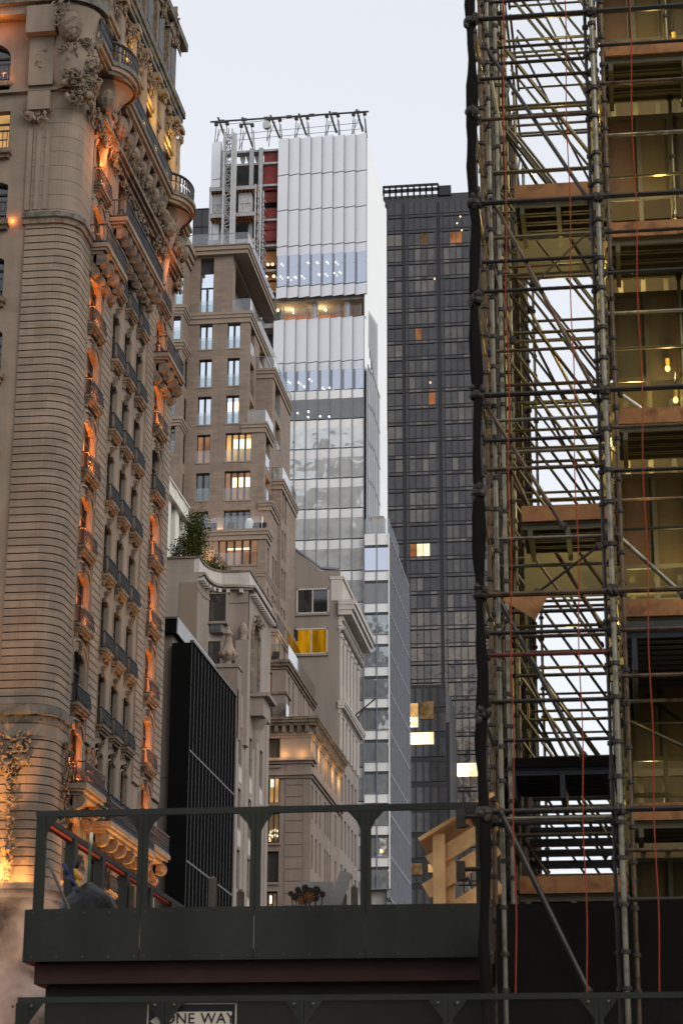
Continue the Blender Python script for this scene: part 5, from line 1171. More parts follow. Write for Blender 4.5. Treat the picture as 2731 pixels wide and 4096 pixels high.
# ================================================================== dark glass towers far behind
DF = Face('F', 360.0); dk = thing('dark_glass_tower', 'tall dark glass slab tower with gridded floors and a few warmly lit rooms', 'building', (-30, 370, 0))
xd0, xd1 = DF.uv(1530, 800)[0], DF.uv(2030, 800)[0]
ztop = DF.uv(1700, 775)[1]; xs_ = [DF.uv(px, 1000)[0] for px in (1543, 1613, 1753, 1893, 2033)]
mb = MB(); mb.box(xd0-6, xd1, 360.3, 390, 0, ztop); xr_ = DF.uv(1802, 760)[0]; mb.box(xd0, xr_, 361, 380, ztop, DF.uv(1802, 741)[1]-1.8, 0); obj('core', mb, 'tower_dark', dk)
zr0, zr1 = DF.uv(1700, 767)[1], DF.uv(1700, 748)[1]; xm_ = DF.uv(1752, 760)[0]
mb = MB(); mb.box(xm_, xr_, 359.9, 361, ztop-.5, DF.uv(1780, 742)[1]); mb.box(xd0, xm_, 359.9, 360.1, zr0+.1, zr0+.8); mb.box(xd0, xm_, 359.9, 360.1, zr1+.2, zr1+.7)
u = xd0
while u < xm_: mb.box(u, u+.35, 359.9, 360.1, ztop-.5, zr1+.4); u += 1.15*1.0
obj('roof_screen', mb, 'tower_mullion', dk)
fy = [(DF.uv(1700, 812)[1])]
H = (DF.uv(1700, 934)[1]-DF.uv(1700, 1770)[1])/13.0
z = DF.uv(1700, 934)[1]+H*2; R2 = random.Random(3)
warm = {(2, 1): 'room_orange', (2, 2): None}
row = 0
lit = {(2, 2, 1): 'room_orange', (2, 2, 2): 'room_orange', (2, 1, 2): 'dim', (7, 0, 2): 'room_orange', (8, 1, 1): 'room_orange', (12, 1, 3): 'room_orange', (21, 1, 1): 'office_white', (21, 1, 0): 'room_orange'}
while z > 6:
    wavy = row > 24
    for b in range(4):
        u0, u1 = xs_[b], xs_[b+1]; mb = MB(); n = 4 if b else 2; e = .9 if b else .3; w_ = (u1-u0-2*e)/n
        mats_ = ['tower_mullion'] + (['tower_pane_wavy_0', 'tower_pane_wavy_1', 'tower_pane_wavy_2'] if wavy else ['tower_pane_%d' % i for i in range(5)]) + ['room_orange', 'office_white', 'room_dim']
        np_ = 3 if wavy else 5; base = R2.randrange(np_)
        for k in range(n):
            a = u0+e+k*w_; idx = 1+(base if R2.random() < .6 else R2.randrange(np_)); l_ = lit.get((row, b, k))
            if row < 2: idx = 1
            if l_: idx = 1+np_+({'room_orange': 0, 'office_white': 1, 'dim': 2}[l_])
            if row == 21 and b == 1 and k in (1, 2): idx = 2+np_
            mb.fbox(DF, a, a+w_, z-H+.95, z, -.3, .05, idx)
            mb.fbox(DF, a, a+w_, z-H+.3, z-H+.75, -.3, .05, 1+R2.randrange(np_) if row > 1 else 1)
            mb.fbox(DF, a-.05, a+.05, z-H, z, .05, .16, 0)
        for v in (z-H+.22, z-H+.85): mb.fbox(DF, u0, u1, v-.055, v+.055, .05, .14, 0)
        for q in (u0, u1-.2): mb.fbox(DF, q, q+.2, z-H, z, .05, .2, 0)
        mb.fbox(DF, u0+.28, u0+e, z-H, z, -.3, .05, 1); mb.fbox(DF, u1-e, u1-.28, z-H, z, -.3, .05, 1)
        if row < 70: obj('window', mb, mats_, dk, at=DF(u0, z-H, 0))
    z -= H; row += 1
for px, py in ((1827, 893), (1840, 866), (1846, 921), (1737, 1115), (1720, 1530)): q = onY(px, py, 359.7); mb = MB(); mb.blob(q, .14, .1, .17, 0, 8, 6); obj('ceiling_lamp', mb, 'lamp_warm', dk)
r = DF.rect(1788, 3055, 1912, 3106); mb = MB(); mb.fbox(DF, *r, .2, .26, 0)
for k in range(7): v = r[2]+(r[3]-r[2])*(k+.6)/7.4; s_ = R2.uniform(0, .5); mb.fbox(DF, r[0]+.3+s_*2, r[1]-.3-R2.uniform(0, 2), v-.1, v+.1, .26, .3, 1)
obj('lit_office', mb, ['office_white', 'lamp_white'], dk)
sl = thing('dark_tower_sliver', 'narrow sliver of a dark gridded tower rising behind the tan canopy roof', 'building', (-75, 345, 0))
SFc = Face('F', 345.0); r = SFc.rect(774, 836, 842, 1000); mb = MB(); mb.box(r[0], r[1]+8, 345, 365, 0, r[3]); obj('wall', mb, 'tower_dark', sl)
mb = MB(); z = r[3]
while z > 100:
    mb.fbox(SFc, r[0], r[1], z-.2, z, 0, .1); z -= 3.6
for k in range(4): mb.fbox(SFc, r[0]+k*1.6, r[0]+k*1.6+.15, 90, r[3], 0, .1)
obj('mullions', mb, 'tower_mullion', sl)
# darker low block in front of the tower with lit floors
LF = Face('F', 330.0); lb = thing('dark_office_block', 'low black office block with brightly lit floors below the dark tower', 'building', (-25, 335, 0))
r = LF.rect(1630, 2742, 1792, 3700); mb = MB(); mb.box(r[0]-10, r[1], 330.2, 350, 0, r[3]); obj('wall', mb, 'tower_dark', lb)
z = r[3]
while z > 5:
    mb = MB(); w_ = (r[1]-r[0])/5
    for k in range(5): mb.fbox(LF, r[0]+k*w_, r[0]+(k+1)*w_, z-3.6, z-.5, -.1, .05, 1+R2.randrange(3)); mb.fbox(LF, r[0]+k*w_-.1, r[0]+k*w_+.1, z-4, z, .05, .2, 0)
    mb.fbox(LF, r[0], r[1], z-.5, z, -.1, .12, 0); obj('window_band', mb, ['tower_mullion', 'tower_pane_0', 'tower_pane_4', 'tower_pane_1'], lb); z -= 4.0
for x0, y0, x1, y1, m_ in ((1636, 2815, 1672, 2870, 'room_warm'), (1636, 2870, 1672, 2910, 'office_white'), (1678, 2808, 1734, 2876, 'room_dim'), (1636, 2932, 1735, 2978, 'office_white'), (1640, 3455, 1690, 3500, 'room_dim'), (1712, 3458, 1735, 3490, 'room_warm')):
    q = LF.rect(x0, y0, x1, y1); mb = MB(); mb.fbox(LF, *q, .2, .28, 0)
    if m_ == 'office_white':
        for k in range(4): v = q[2]+(q[3]-q[2])*(k+.5)/4; mb.fbox(LF, q[0]+.2, q[1]-R2.uniform(.2, 1.4), v-.09, v+.09, .28, .32, 1)
    obj('lit_office', mb, [m_, 'lamp_white'], lb)
mb = MB()
for k in range(5): u = r[1]-.9+k*.0
mb.box(r[1]+.02, r[1]+.5, 330.6, 345, 0, r[3]-6); obj('end_wall', mb, 'tower_mullion', lb)

# ================================================================== green sidewalk shed in front
def sheetmat(name, col, opacity):
    m, N, L = newmat(name); o = N.new('ShaderNodeOutputMaterial'); ms = N.new('ShaderNodeMixShader'); L.new(ms.outputs[0], o.inputs[0])
    t = N.new('ShaderNodeBsdfTransparent'); d = N.new('ShaderNodeBsdfDiffuse'); d.inputs[0].default_value = tuple(col)+(1,); ms.inputs[0].default_value = opacity
    L.new(t.outputs[0], ms.inputs[1]); L.new(d.outputs[0], ms.inputs[2]); return m
sheetmat('wire_mesh', (0.05, 0.052, 0.045), 0.14); sheetmat('net_sheer', (0.05, 0.045, 0.03), 0.10)
GY = 25.0
shed = thing('sidewalk_shed', 'dark green sidewalk shed with open framed parapet, solid lower panels and brown fascia', 'shed', (-4.4, 27, 0))
def gp(px, py, Y=GY): return onY(px, py, Y)
X0_, X1_ = gp(150, 3300).x, -1.70
zT, zP0, zP1 = 6.285, 4.47, 5.09
mb = MB(); mb.box(X0_-.02, X1_, GY, GY+.07, zT-.075, zT); obj('top_rail', mb, 'green_paint', shed)
xs5 = [X0_+.05]+[gp(px, 3400).x for px in (572, 1022, 1462)]+[X1_-.05]
for k, x in enumerate(xs5):
    h = .05 if k not in (0, 4) else .055
    mb = MB()
    if 0 < k < 4: mb.box(x-.062, x-.004, GY-.012, GY+.05, zP1-.1, zT-.08); mb.box(x+.004, x+.062, GY-.012, GY+.05, zP1-.1, zT-.08)
    else: mb.box(x-h, x+h, GY-.012, GY+.09, zP1-.1, zT-.08)
    for s_ in (-1, 1):
        if (k == 0 and s_ < 0) or (k == 4 and s_ > 0): continue
        a = x+s_*.06; pts = [(a, zT-.078), (a+s_*.16, zT-.078), (a+s_*.055, zT-.19), (a, zT-.30)]
        mb.prism([(p, GY+.0, q) for p, q in (pts if s_ > 0 else pts[::-1])], (0, .03, 0))
    obj('post', mb, 'green_paint_worn', shed)
for a, b in zip(xs5, xs5[1:]):
    l_ = a-(.1 if a == xs5[0] else 0); r_ = b+(.05 if b == xs5[-1] else 0)
    mb = MB(); mb.box(l_+.004, r_-.004, GY-.03, GY-.008, zP0, zP1); pn_ = obj('parapet_panel', mb, 'green_paint_worn', shed)
    mb = MB()
    for q in range(5):
        for zz in (zP0+.05, zP1-.05): mb.blob((l_+.06+(r_-l_-.12)*q/4, GY-.032, zz), .012, .006, .012, 0, 8, 4)
    obj('screw_heads', mb, 'galv_rust', pn_)
mb = MB(); mb.box(X0_, X0_+.07, GY+.075, 38, zT-.10, zT-.03); obj('side_rail', mb, 'green_paint', shed)
mb = MB(); mb.box(X0_-.01, X0_+.06, GY+.12, 38, zT-.145, zT-.105); obj('rail_glow_strip', mb, 'painted_glow', shed)  # light reflected under the rail, put into the strip's colour
for k, y in enumerate((26.45, 27.95, 29.4, 30.9, 32.4, 33.9)): mb = MB(); mb.box(X0_-.02, X0_+.10, y-.03, y+.14, 4.6, zT-.1); obj('post', mb, 'green_paint', shed)
mb = MB(); mb.box(X0_-.1, X0_-.05, GY, 38, zP0, zP1); obj('parapet_panel', mb, 'green_paint', shed)
mb = MB(); mb.box(X0_-.05, X1_, GY+.03, 38, 4.50, 4.60); obj('deck', mb, 'old_wood', shed)
xf = gp(142, 3850, 25.12).x; zf = 4.22
mb = MB(); mb.box(xf, X1_, 25.10, 25.2, zf, zP0-.01, 0); mb.box(xf, xf+.2, 25.2, 38, zf, zP0-.01, 0); obj('fascia', mb, 'fascia_brown', shed)
mb = MB(); mb.box(X0_-.09, xf+.02, GY+.06, 38, zP0-.006, zP0+.01); mb.box(xf+.01, gp(183, 3930, 25.32).x+.05, 25.21, 38, zf-.01, zf+.005); obj('soffit_glow_strip', mb, 'painted_glow', shed)  # red light on the undersides, painted as thin orange strips
mb = MB(); xh = gp(186, 3950, 25.32).x; mb.box(xh, -1.2, 25.3, 25.4, 0, zf+.2); mb.box(xh, xh+.1, 25.4, 38, 0, zf+.2); obj('hoarding', mb, 'hoarding', shed)
# things lying on the shed
def at25(px, py, Y): return onY(px, py, Y)
t0 = at25(365, 3640, 26.3); mb = MB()
n, m_ = 26, 12
tp = []
R4 = random.Random(11)
for j in range(m_+1):
    for i in range(n+1):
        a = -1+2*i/n; b = j/m_; prof = max(0, 1-abs(a)**2.4)*math.sin(math.pi*(.1+.9*b))**.7
        fold = .022*math.sin(a*9+b*5)+.016*math.sin(a*5-b*11+1); tp.append(Vector((t0.x+a*.46+.05*b, 25.65+b*1.2, 4.62+.93*prof**.7+fold*prof)))
for j in range(m_):
    for i in range(n): q = j*(n+1)+i; mb.quad(tp[q], tp[q+1], tp[q+n+2], tp[q+n+1])
tag(obj('tarpaulin', mb, 'tarp', None, at=(t0.x, 26.2, 4.6), smooth=True), 'crumpled black tarpaulin heaped behind the green parapet', 'tarpaulin')
def stick(name, label, cat, pts, r, mats, split=None, group=None):
    o = MB()
    for k, (a, b) in enumerate(zip(pts, pts[1:])): o.tube(a, b, r, 8, 0 if split is None or k < split else 1); o.blob(b, r, r, r, 0 if split is None or k < split else 1, 8, 4)
    x = obj(name, o, mats, None, at=pts[0], smooth=True); tag(x, label, cat, group); return x
P_ = lambda px, py, Y: onY(px, py, Y)
stick('wooden_stick', 'thin weathered wooden stick leaning beside the black tarpaulin', 'stick', [P_(284, 3650, 25.2), P_(178, 3415, 25.5)], .018, 'old_wood')
stick('hand_tool', 'blue handled tool standing up out of the black tarpaulin', 'tool', [P_(320, 3590, 26.0), P_(300, 3545, 26.0), P_(275, 3500, 26.0), P_(258, 3460, 26.0)], .03, ['blue_paint', 'black_metal'], 3)
stick('hand_tool', 'yellow shafted tool with a black grip above the black tarpaulin', 'tool', [P_(322, 3560, 26.1), P_(308, 3520, 26.1), P_(304, 3475, 26.1), P_(322, 3432, 26.1)], .026, ['yellow_paint', 'black_metal'], 2)
stick('marker_pole', 'slim green pole with a white tip beside the side railing', 'pole', [P_(352, 3600, 26.7), P_(363, 3385, 26.7), P_(367, 3335, 26.7)], .022, ['pole_green', 'pole_white'], 1)
for px, py, wd, lab in ((521, 3530, 26, 'short square wooden post inside the shed between the side railing and second frame post'), (851, 3500, 30, 'taller square wooden post in front of the black building fins'),
                        (960, 3552, 26, 'shorter square wooden post before the pale windowed front'), (1372, 3560, 24, 'square wooden post just right of the slanted white board'), (1415, 3535, 24, 'square wooden post nearest the third frame post')):
    q = at25(px, py, 29.5); w_ = wd/2*29.5/8480*1.05; mb = MB(); mb.box(q.x-w_, q.x+w_, 29.5, 29.5+2*w_, 4.6, q.z-.05); k = len(mb.v)
    c = [(q.x-w_, 29.5, q.z-.05), (q.x+w_, 29.5, q.z-.05), (q.x+w_, 29.5+2*w_, q.z-.05), (q.x-w_, 29.5+2*w_, q.z-.05)]; ap = (q.x, 29.5+w_, q.z)
    for i in range(4): mb.tri(c[i], c[(i+1) % 4], ap)
    tag(obj('wooden_post', mb, 'old_wood', None, at=(q.x, 29.5, 4.6)), lab, 'post', 'wooden posts on the shed')
q0, q1 = at25(1188, 3528, 26.4), at25(1316, 3605, 26.4); mb = MB(); mb.box(q0.x, q1.x+.05, 26.4, 26.43, 4.62, q0.z); tag(obj('white_board', mb, 'board_white', None, at=(q0.x, 26.4, 4.62)), 'wide white board standing upright behind the dried flowers', 'board')
mb = MB(); a, b = at25(1326, 3640, 26.2), at25(1385, 3488, 26.2); d = (b-a).normalized(); s_ = Vector((d.z, 0, -d.x))*.075; mb.prism([a-s_, a+s_*1.3, b+s_, b-s_], (0, .03, 0))
mb2 = mb; tag(obj('white_plank', mb2, 'board_white', None, at=a), 'white plank leaning diagonally beside the upright white board', 'plank')
q = at25(1345, 3605, 26.0); mb = MB(); mb.lathe((q.x, 26.0, 4.62), [(.14, 0), (.10, .25), (.02, .52)], 4, 0); tag(obj('debris_heap', mb, 'black_metal', None, at=(q.x, 26.0, 4.62)), 'dark pointed lump under the slanted white plank', 'debris')
fl_ = thing('dried_flowers', 'bunch of dark dried flower heads against the white board', 'flowers', (at25(1235, 3600, 25.8).x, 25.8, 4.62))
for px, py, r_, m_ in ((1164, 3575, .035, 0), (1192, 3560, .04, 0), (1221, 3553, .045, 0), (1212, 3578, .05, 0), (1240, 3566, .05, 0), (1266, 3562, .055, 0), (1290, 3578, .04, 0), (1238, 3590, .07, 1), (1182, 3588, .05, 0), (1205, 3600, .05, 1), (1262, 3590, .05, 0), (1225, 3600, .05, 0)):
    c = at25(px, py, 25.8); mb = MB(); mb.blob(c, r_*.55, r_*.5, r_*.6, 0, 8, 5, .1)
    for t in range(9): a = t*2*math.pi/9; mb.blob(c+Vector((math.cos(a)*r_*.7, -.01, math.sin(a)*r_*.7)), r_*.35, r_*.18, r_*.35, 0, 6, 4, .2)
    f_ = obj('flower', mb, 'petal_orange' if m_ else 'petal_dark', fl_, at=c)
    mb = MB(); mb.tube(c, (fl_.location.x+(c.x-fl_.location.x)*.5, 25.82, 4.62), .008, 5); obj('stem', mb, 'stem', f_)
mb = MB()
for _ in range(120):
    c = fl_.location+Vector((rnd.uniform(-.2, .2), rnd.uniform(-.05, .05), rnd.uniform(.0, .42))); d = Vector((rnd.uniform(-1, 1), rnd.uniform(-.5, .5), rnd.uniform(0, 1))).normalized()*.07; s_ = Vector((d.z, .02, -d.x))*.3; mb.quad(c, c+d*.5+s_, c+d, c+d*.5-s_)
obj('leaves', mb, 'stem', fl_)
# timber stair guard
gd = thing('timber_guard', 'raw timber stair guard of slanting boards nailed to an upright behind the shed frame', 'guard', (-2.2, 25.35, 4.6))
def board(name, p, q, w_, Y, th, m='lumber'):
    a, b = onY(p[0], p[1], Y), onY(q[0], q[1], Y); mb = MB(); d = (b-a).normalized(); n = Vector((-d.z, 0, d.x))*w_; mb.prism([a, b, b-n, a-n], (0, th, 0)); return obj(name, mb, m, gd)
mb = MB(); a, b = onY(1729, 3336, 25.22), onY(1779, 3600, 25.22); mb.box(a.x, a.x+.145, 25.22, 25.27, 4.6, a.z); obj('upright', mb, 'lumber', gd)
sl_ = -.615
def slanted(name, px, py, w_, Y, L_=300, m='lumber'): return board(name, (px, py), (px+L_, py+sl_*L_), w_, Y, .04, m)
slanted('rail_board', 1676, 3362, .20, 25.30, 290, 'lumber_dark'); slanted('cap_board', 1670, 3352, .045, 25.16, 300)
slanted('rail_board', 1700, 3425, .185, 25.30, 260); slanted('rail_board', 1740, 3498, .20, 25.32, 230); slanted('rail_board', 1686, 3537, .19, 25.29, 270)
mb = MB(); a = onY(1786, 3415, 25.33); mb.box(a.x-.02, a.x+.09, 25.34, 25.38, 4.6, a.z+.05); obj('upright', mb, 'lumber', gd)
slanted('rail_board', 1800, 3610, .22, 25.33, 180); slanted('rail_board', 1840, 3240, .2, 25.6, 120)
mb = MB(); a, b = onY(1922, 3610, 25.5), onY(1938, 3690, 25.5); mb.box(-1.80, -1.72, 25.45, 25.6, 4.45, 6.6); obj('upright', mb, 'lumber_dark', gd)
# low mesh fence nearest the viewer, with the street sign behind it
LY = 22.0; fence = thing('green_mesh_fence', 'dark green framed wire mesh fence with triangular gusset plates along the bottom', 'fence', (-2.5, LY, 0))
zl = 3.775; fx0 = onY(70, 4020, LY).x
mb = MB(); mb.box(fx0, 2.2, LY, LY+.05, zl-.06, zl); obj('top_rail', mb, 'green_paint', fence)
mb = MB(); mb.tube((-4.4, LY+.09, zl-.02), (2.2, LY+.09, zl-.02), .024, 8); obj('pipe_rail', mb, 'galv_dark', fence)
for k, px in enumerate((92, 661, 1216, 1790, 2392)):
    x = onY(px, 4010, LY).x; mb = MB(); h = .07 if k == 0 else .045
    if k: mb.box(x-h, x-.003, LY-.01, LY+.05, 2.2, zl-.06); mb.box(x+.003, x+h, LY-.01, LY+.05, 2.2, zl-.06)
    else: mb.box(x-h, x+h, LY-.01, LY+.05, 2.2, zl-.06)
    for s_ in (-1, 1):
        if k == 0 and s_ < 0: continue
        a = x+s_*h; pts = [(a, zl-.062), (a+s_*.15, zl-.062), (a, zl-.26)]; mb.prism([(p, LY-.006, q) for p, q in (pts if s_ > 0 else pts[::-1])], (0, .025, 0))
    po = obj('post', mb, 'green_paint_worn', fence)
    mb = MB()
    for dx in (-.1, .1): mb.blob((x+dx, LY-.02, zl-.095), .018, .012, .018, 0, 8, 5)
    obj('bolt', mb, 'galv', po)
mb = MB(); mb.quad((onY(186, 4060, LY).x, LY+.03, 2.2), (2.2, LY+.03, 2.2), (2.2, LY+.03, zl-.06), (onY(186, 4060, LY).x, LY+.03, zl-.06)); obj('wire_mesh', mb, 'wire_mesh', fence)
SY = 22.045; sgn = thing('one_way_sign', 'black and white ONE WAY street sign partly hidden by a green fence post', 'sign', (onY(770, 4090, SY).x, SY, 3.3))
a, b = onY(591, 4016, SY), onY(947, 4009, SY); SZ1 = (a.z+b.z)/2; SZ0 = SZ1-.36; sx0, sx1 = a.x, b.x
mb = MB(); mb.box(sx0, sx1, SY, SY+.006, SZ0, SZ1); obj('plate', mb, 'sign_white', sgn)
mb = MB(); e = .013; mb.box(sx0+e, sx1-e, SY-.002, SY, SZ0+e, SZ1-e); obj('black_field', mb, 'sign_black', sgn)
mb = MB(); zm_ = (SZ0+SZ1)/2; ah = .115; sh_ = SZ1-onY(800, 4047, SY).z; sh_ = .18-sh_; xa_ = sx0+.035; xb_ = sx0+.20
mb.prism([(xa_, SY-.004, zm_), (xb_, SY-.004, zm_-ah-.01), (xb_, SY-.004, zm_-sh_), (sx1-.048, SY-.004, zm_-sh_), (sx1-.048, SY-.004, zm_+sh_), (xb_, SY-.004, zm_+sh_), (xb_, SY-.004, zm_+ah+.01)][::-1], (0, .002, 0)); obj('arrow', mb, 'sign_white', sgn)
def text(s_, x0, z0, size, Y, m, parent, wscale=1.0):
    cu = bpy.data.curves.new('lettering', 'FONT'); cu.body = s_; cu.size = size; cu.extrude = .0008; cu.offset = size*.012; cu.space_character = 1.06; cu.space_word = 1.25; cu.materials.append(M[m])
    tmp = bpy.data.objects.new('lettering', cu); COL.objects.link(tmp); bpy.context.view_layer.update(); me = bpy.data.meshes.new_from_object(tmp); bpy.data.objects.remove(tmp); o = bpy.data.objects.new('lettering', me); COL.objects.link(o); o.rotation_euler = (math.pi/2, 0, 0); o.scale = (wscale, 1, 1); o.parent = parent; o.location = Vector((x0, Y, z0))-wl(parent); return o
text('ONE WAY', onY(655, 4080, SY).x, onY(770, 4094, SY).z, .152, SY-.006, 'sign_black', sgn, 1.0)

# ================================================================== scaffold
scf = thing('scaffold', 'tall galvanised tube scaffold with timber decks, braces and debris netting', 'scaffold', (0, 28, 0))
SA, SB, SCx = -1.60, -.09, 1.62
LIFT = [3.4, 5.98, 8.54, 11.07, 13.62, 16.2, 18.8, 21.4]
TOP = 19.5
R6 = random.Random(21)
def tubemat(m): return R6.choice(('galv', 'galv', 'galv_rust', 'galv_pale', 'galv_dark')) if m == 'galv' else (R6.choice(('galv_dark', 'galv_dark', 'galv_rust')) if m == 'galv_dark' else m)
def std(x, y, r=.03, m='galv', z0=0.0, name='standard'):
    mb = MB(); mb.tube((x, y, z0), (x, y, TOP), r, 10)
    z = z0+.3
    while z < TOP:                                          # rosette cups and spigots
        mb.tube((x, y, z), (x, y, z+.045), r*1.75, 10, 1); z += .52 if (int(z*10) % 3) else .40
    return obj(name, mb, [tubemat(m), 'coupler'], scf)
for j, y in enumerate((24.0, 25.3, 26.5)):
    std(SA+.0, y, .03, 'galv_dark' if j == 0 else 'galv'); std(SA+.17+.03*j, y+.12, .026, 'galv'); std(SB, y, .033 if j == 0 else .03, 'galv'); std(SB+.12, y+.35, .026, 'galv_dark')
std(SCx, 24.0); std(SCx, 26.5); std(.95, 27.0, .026)
std(SB-.085, 24.08, .024, 'galv_dark', 0, 'standard')
BACK = [28.4, 31.2, 34.0, 37.0]
for y in BACK: std(SA, y); std(SA+.16, y+.3, .028); std(SB+.02, y)
for y in (25.9, 27.2, 29.6, 30.4, 32.4, 33.2, 35.4): std(SA+.03, y, .028, 'galv' if y < 30 else 'galv_dark')
def ledg(x0, x1, y, z, r=.026, m='galv', name='ledger', dz=0.0):
    mb = MB(); mb.tube((x0, y, z), (x1, y, z+dz), r, 8); 
    for x in (x0+.03, x1-.03): mb.blob((x, y, z), .055, .055, .07, 1, 7, 4, .2)
    return obj(name, mb, [tubemat(m), 'coupler'], scf)
for k, z in enumerate((16.24, 15.42, 14.84, 13.62, 12.86, 12.46, 11.05, 10.5, 10.13, 8.54, 8.1, 7.28, 5.98, 5.86)):
    ledg(SA, SB, 24.0-.035 if k % 3 == 0 else 24.06, z, .034 if z in (16.24, 13.62, 11.05, 8.54, 5.98) else .026, 'galv_dark')
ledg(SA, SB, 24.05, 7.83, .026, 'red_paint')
for z in (16.24, 13.62, 11.05, 8.54, 5.98): ledg(SB, SCx, 23.96, z, .034, 'galv_dark'); ledg(SB, SCx, 24.05, z-1.0, .026, 'galv_dark'); ledg(SB, SCx, 24.05, z-.45, .024, 'galv_dark')
for z in LIFT[1:6]:
    for y in (25.3, 26.5): ledg(SA, SB, y, z+.15, .026); ledg(SA, SB, y, z+1.1, .024); ledg(SB, SCx, y, z+1.55, .024)
    for x in (SA, SB): mb = MB(); mb.tube((x, 24, z+.07), (x, 26.5, z+.07), .026, 8); mb.tube((x, 24, z+1.05), (x, 26.5, z+1.05), .024, 8); obj('transom', mb, 'galv', scf)
# braces falling to the right, one per lift and row
def brace(a, b, r=.024, m='galv'):
    mb = MB(); mb.tube(a, b, r, 8)
    for q in (a, b): mb.blob(q, .05, .05, .06, 1, 7, 4, .2)
    return obj('brace', mb, [tubemat(m), 'coupler'], scf)
def bpx(x0, y0, x1, y1, Y, r=.024, m='galv'):
    if x0 < 2200 and Y > 24.45 and x1 > 2200 and y1 > y0: Y = min(onX(x0, y0, SA).y, 38.0)          # the row whose outer standard carries its upper end
    return brace(onY(x0, y0, Y), onY(x1, y1, Y), r, m)
bpx(1938, 185, 2352, 800, 24.1, .027, 'galv_dark'); bpx(1968, 450, 2372, 1105, 25.2); bpx(2066, 160, 2372, 755, 26.4); bpx(2132, -30, 2360, 420, 26.4); bpx(2185, -30, 2350, 290, 27.8); bpx(1968, 800, 2376, 1560, 24.1, .027, 'galv_dark')
bpx(2000, 1020, 2385, 1740, 25.2); bpx(2050, 1200, 2385, 1860, 26.4); bpx(2070, 1420, 2395, 2050, 26.4); bpx(1942, 1620, 2252, 2105, 24.1, .027); bpx(1985, 1820, 2400, 2500, 24.6, .027, 'galv_dark'); bpx(2040, 1870, 2140, 2080, 26.4)
bpx(2092, 2095, 2405, 2580, 25.3); bpx(2170, 2000, 2412, 2370, 26.4, .027, 'galv_dark'); bpx(1985, 2380, 2330, 3020, 24.2, .03, 'galv_dark'); bpx(2035, 2540, 2300, 3100, 24.9, .028, 'galv_dark'); bpx(2108, 2790, 2420, 3420, 25.3, .027, 'galv_dark')
bpx(2005, 3255, 2352, 3965, 23.95, .034, 'galv_dark'); bpx(2130, 1140, 2400, 880, 26.0, .018); bpx(2150, 2370, 2390, 2185, 26.0, .018, 'galv_dark'); bpx(2055, 1105, 2120, 1240, 27); bpx(1960, 1020, 2050, 1360, 26); bpx(1962, 300, 2010, 560, 25)
bpx(2472, 2145, 2731, 2380, 25.2, .03); bpx(2480, 1575, 2605, 1662, 26.6, .022, 'pole_white'); bpx(2505, 2880, 2740, 2990, 25.2, .022); bpx(2590, 2790, 2760, 2915, 26.6, .026)
rb = MB()
R5 = random.Random(5)
for y in (27.5, 29.8, 32.6):
    for z in LIFT: rb.tube((SA, y, z+3.2), (SB, y, z+.9), .025, 6); rb.tube((SA, y, z+.55), (SB, y, z+.55), .024, 6)
for y in BACK:
    for z in LIFT: rb.tube((SA, y, z+2.45), (SB, y, z+.15), .024, 6); rb.tube((SA, y, z+.1), (SB+.05, y, z+.1), .026, 6); rb.tube((SA, y, z+1.15), (SB+.05, y, z+1.15), .022, 6)
    for z in LIFT:
        for h in (.12, 1.1): rb.tube((SA, y-2.8, z+h), (SA, y, z+h), .024, 6)
        rb.tube((SA, y-2.8, z+.1), (SA, y, z+2.3), .022, 6)
tag(obj('rear_tubes', rb, 'galv', scf), kind='stuff')
# decks
def deck(x0, x1, y0, y1, z, toe=.19, th=.22, toemat='lumber_dark', und='deck_alu'):
    mb = MB(); n = max(2, int((y1-y0)/.24)); w_ = (y1-y0)/n
    for k in range(n): mb.box(x0, x1, y0+k*w_+.008, y0+(k+1)*w_-.008, z-.05, z); mb.box(x0, x1, y0+k*w_+.02, y0+k*w_+.06, z-.11, z-.05); mb.box(x0, x1, y0+(k+1)*w_-.06, y0+(k+1)*w_-.02, z-.11, z-.05)
    for x in (x0+.1, (x0+x1)/2, x1-.1): mb.box(x-.03, x+.03, y0, y1, z-th, z-.11)
    d_ = obj('deck', mb, und, scf)
    mb = MB(); mb.box(x0, x1, y0-.05, y0-.01, z-.02, z+toe); obj('toe_board', mb, toemat, d_); return d_
ZD = [3.55, 6.2, 8.76, 11.33, 13.98, 16.7, 19.2]
for z in ZD: deck(SB+.13, SCx+.6, 25.9, 27.05, z)
for z in (14.66, 10.09, 5.35): deck(onY(2056, 790, 26.0).x if z > 5.5 else -1.35, SB+.04, 26.0, 27.1, z, .19)
deck(-1.5, SB, 26, 27.5, 6.9, .1, .4, 'netting_black', 'steel_dark'); deck(SB+.13, SCx+.6, 24.4, 27.5, 8.2, .05, .5, 'steel_dark', 'steel_dark')
for z in (10.9, 15.9): mb = MB(); mb.box(-1.35, SB, 29.3, 29.34, z-.9, z+.25); obj('mesh_panel', mb, 'deck_alu', scf)
for k in range(9): mb = MB(); z = 5.55+k*.2; mb.box(-1.32, SB-.02, 27.0+k*.28, 27.28+k*.28, z-.045, z); obj('stair_tread', mb, 'steel_dark', scf)
for x in (-1.36, SB): mb = MB(); mb.prism([(x, 26.9, 5.3), (x, 26.9, 5.55), (x, 29.6, 7.45), (x, 29.6, 7.2)], (.05, 0, 0)); obj('stair_stringer', mb, 'galv_dark', scf)
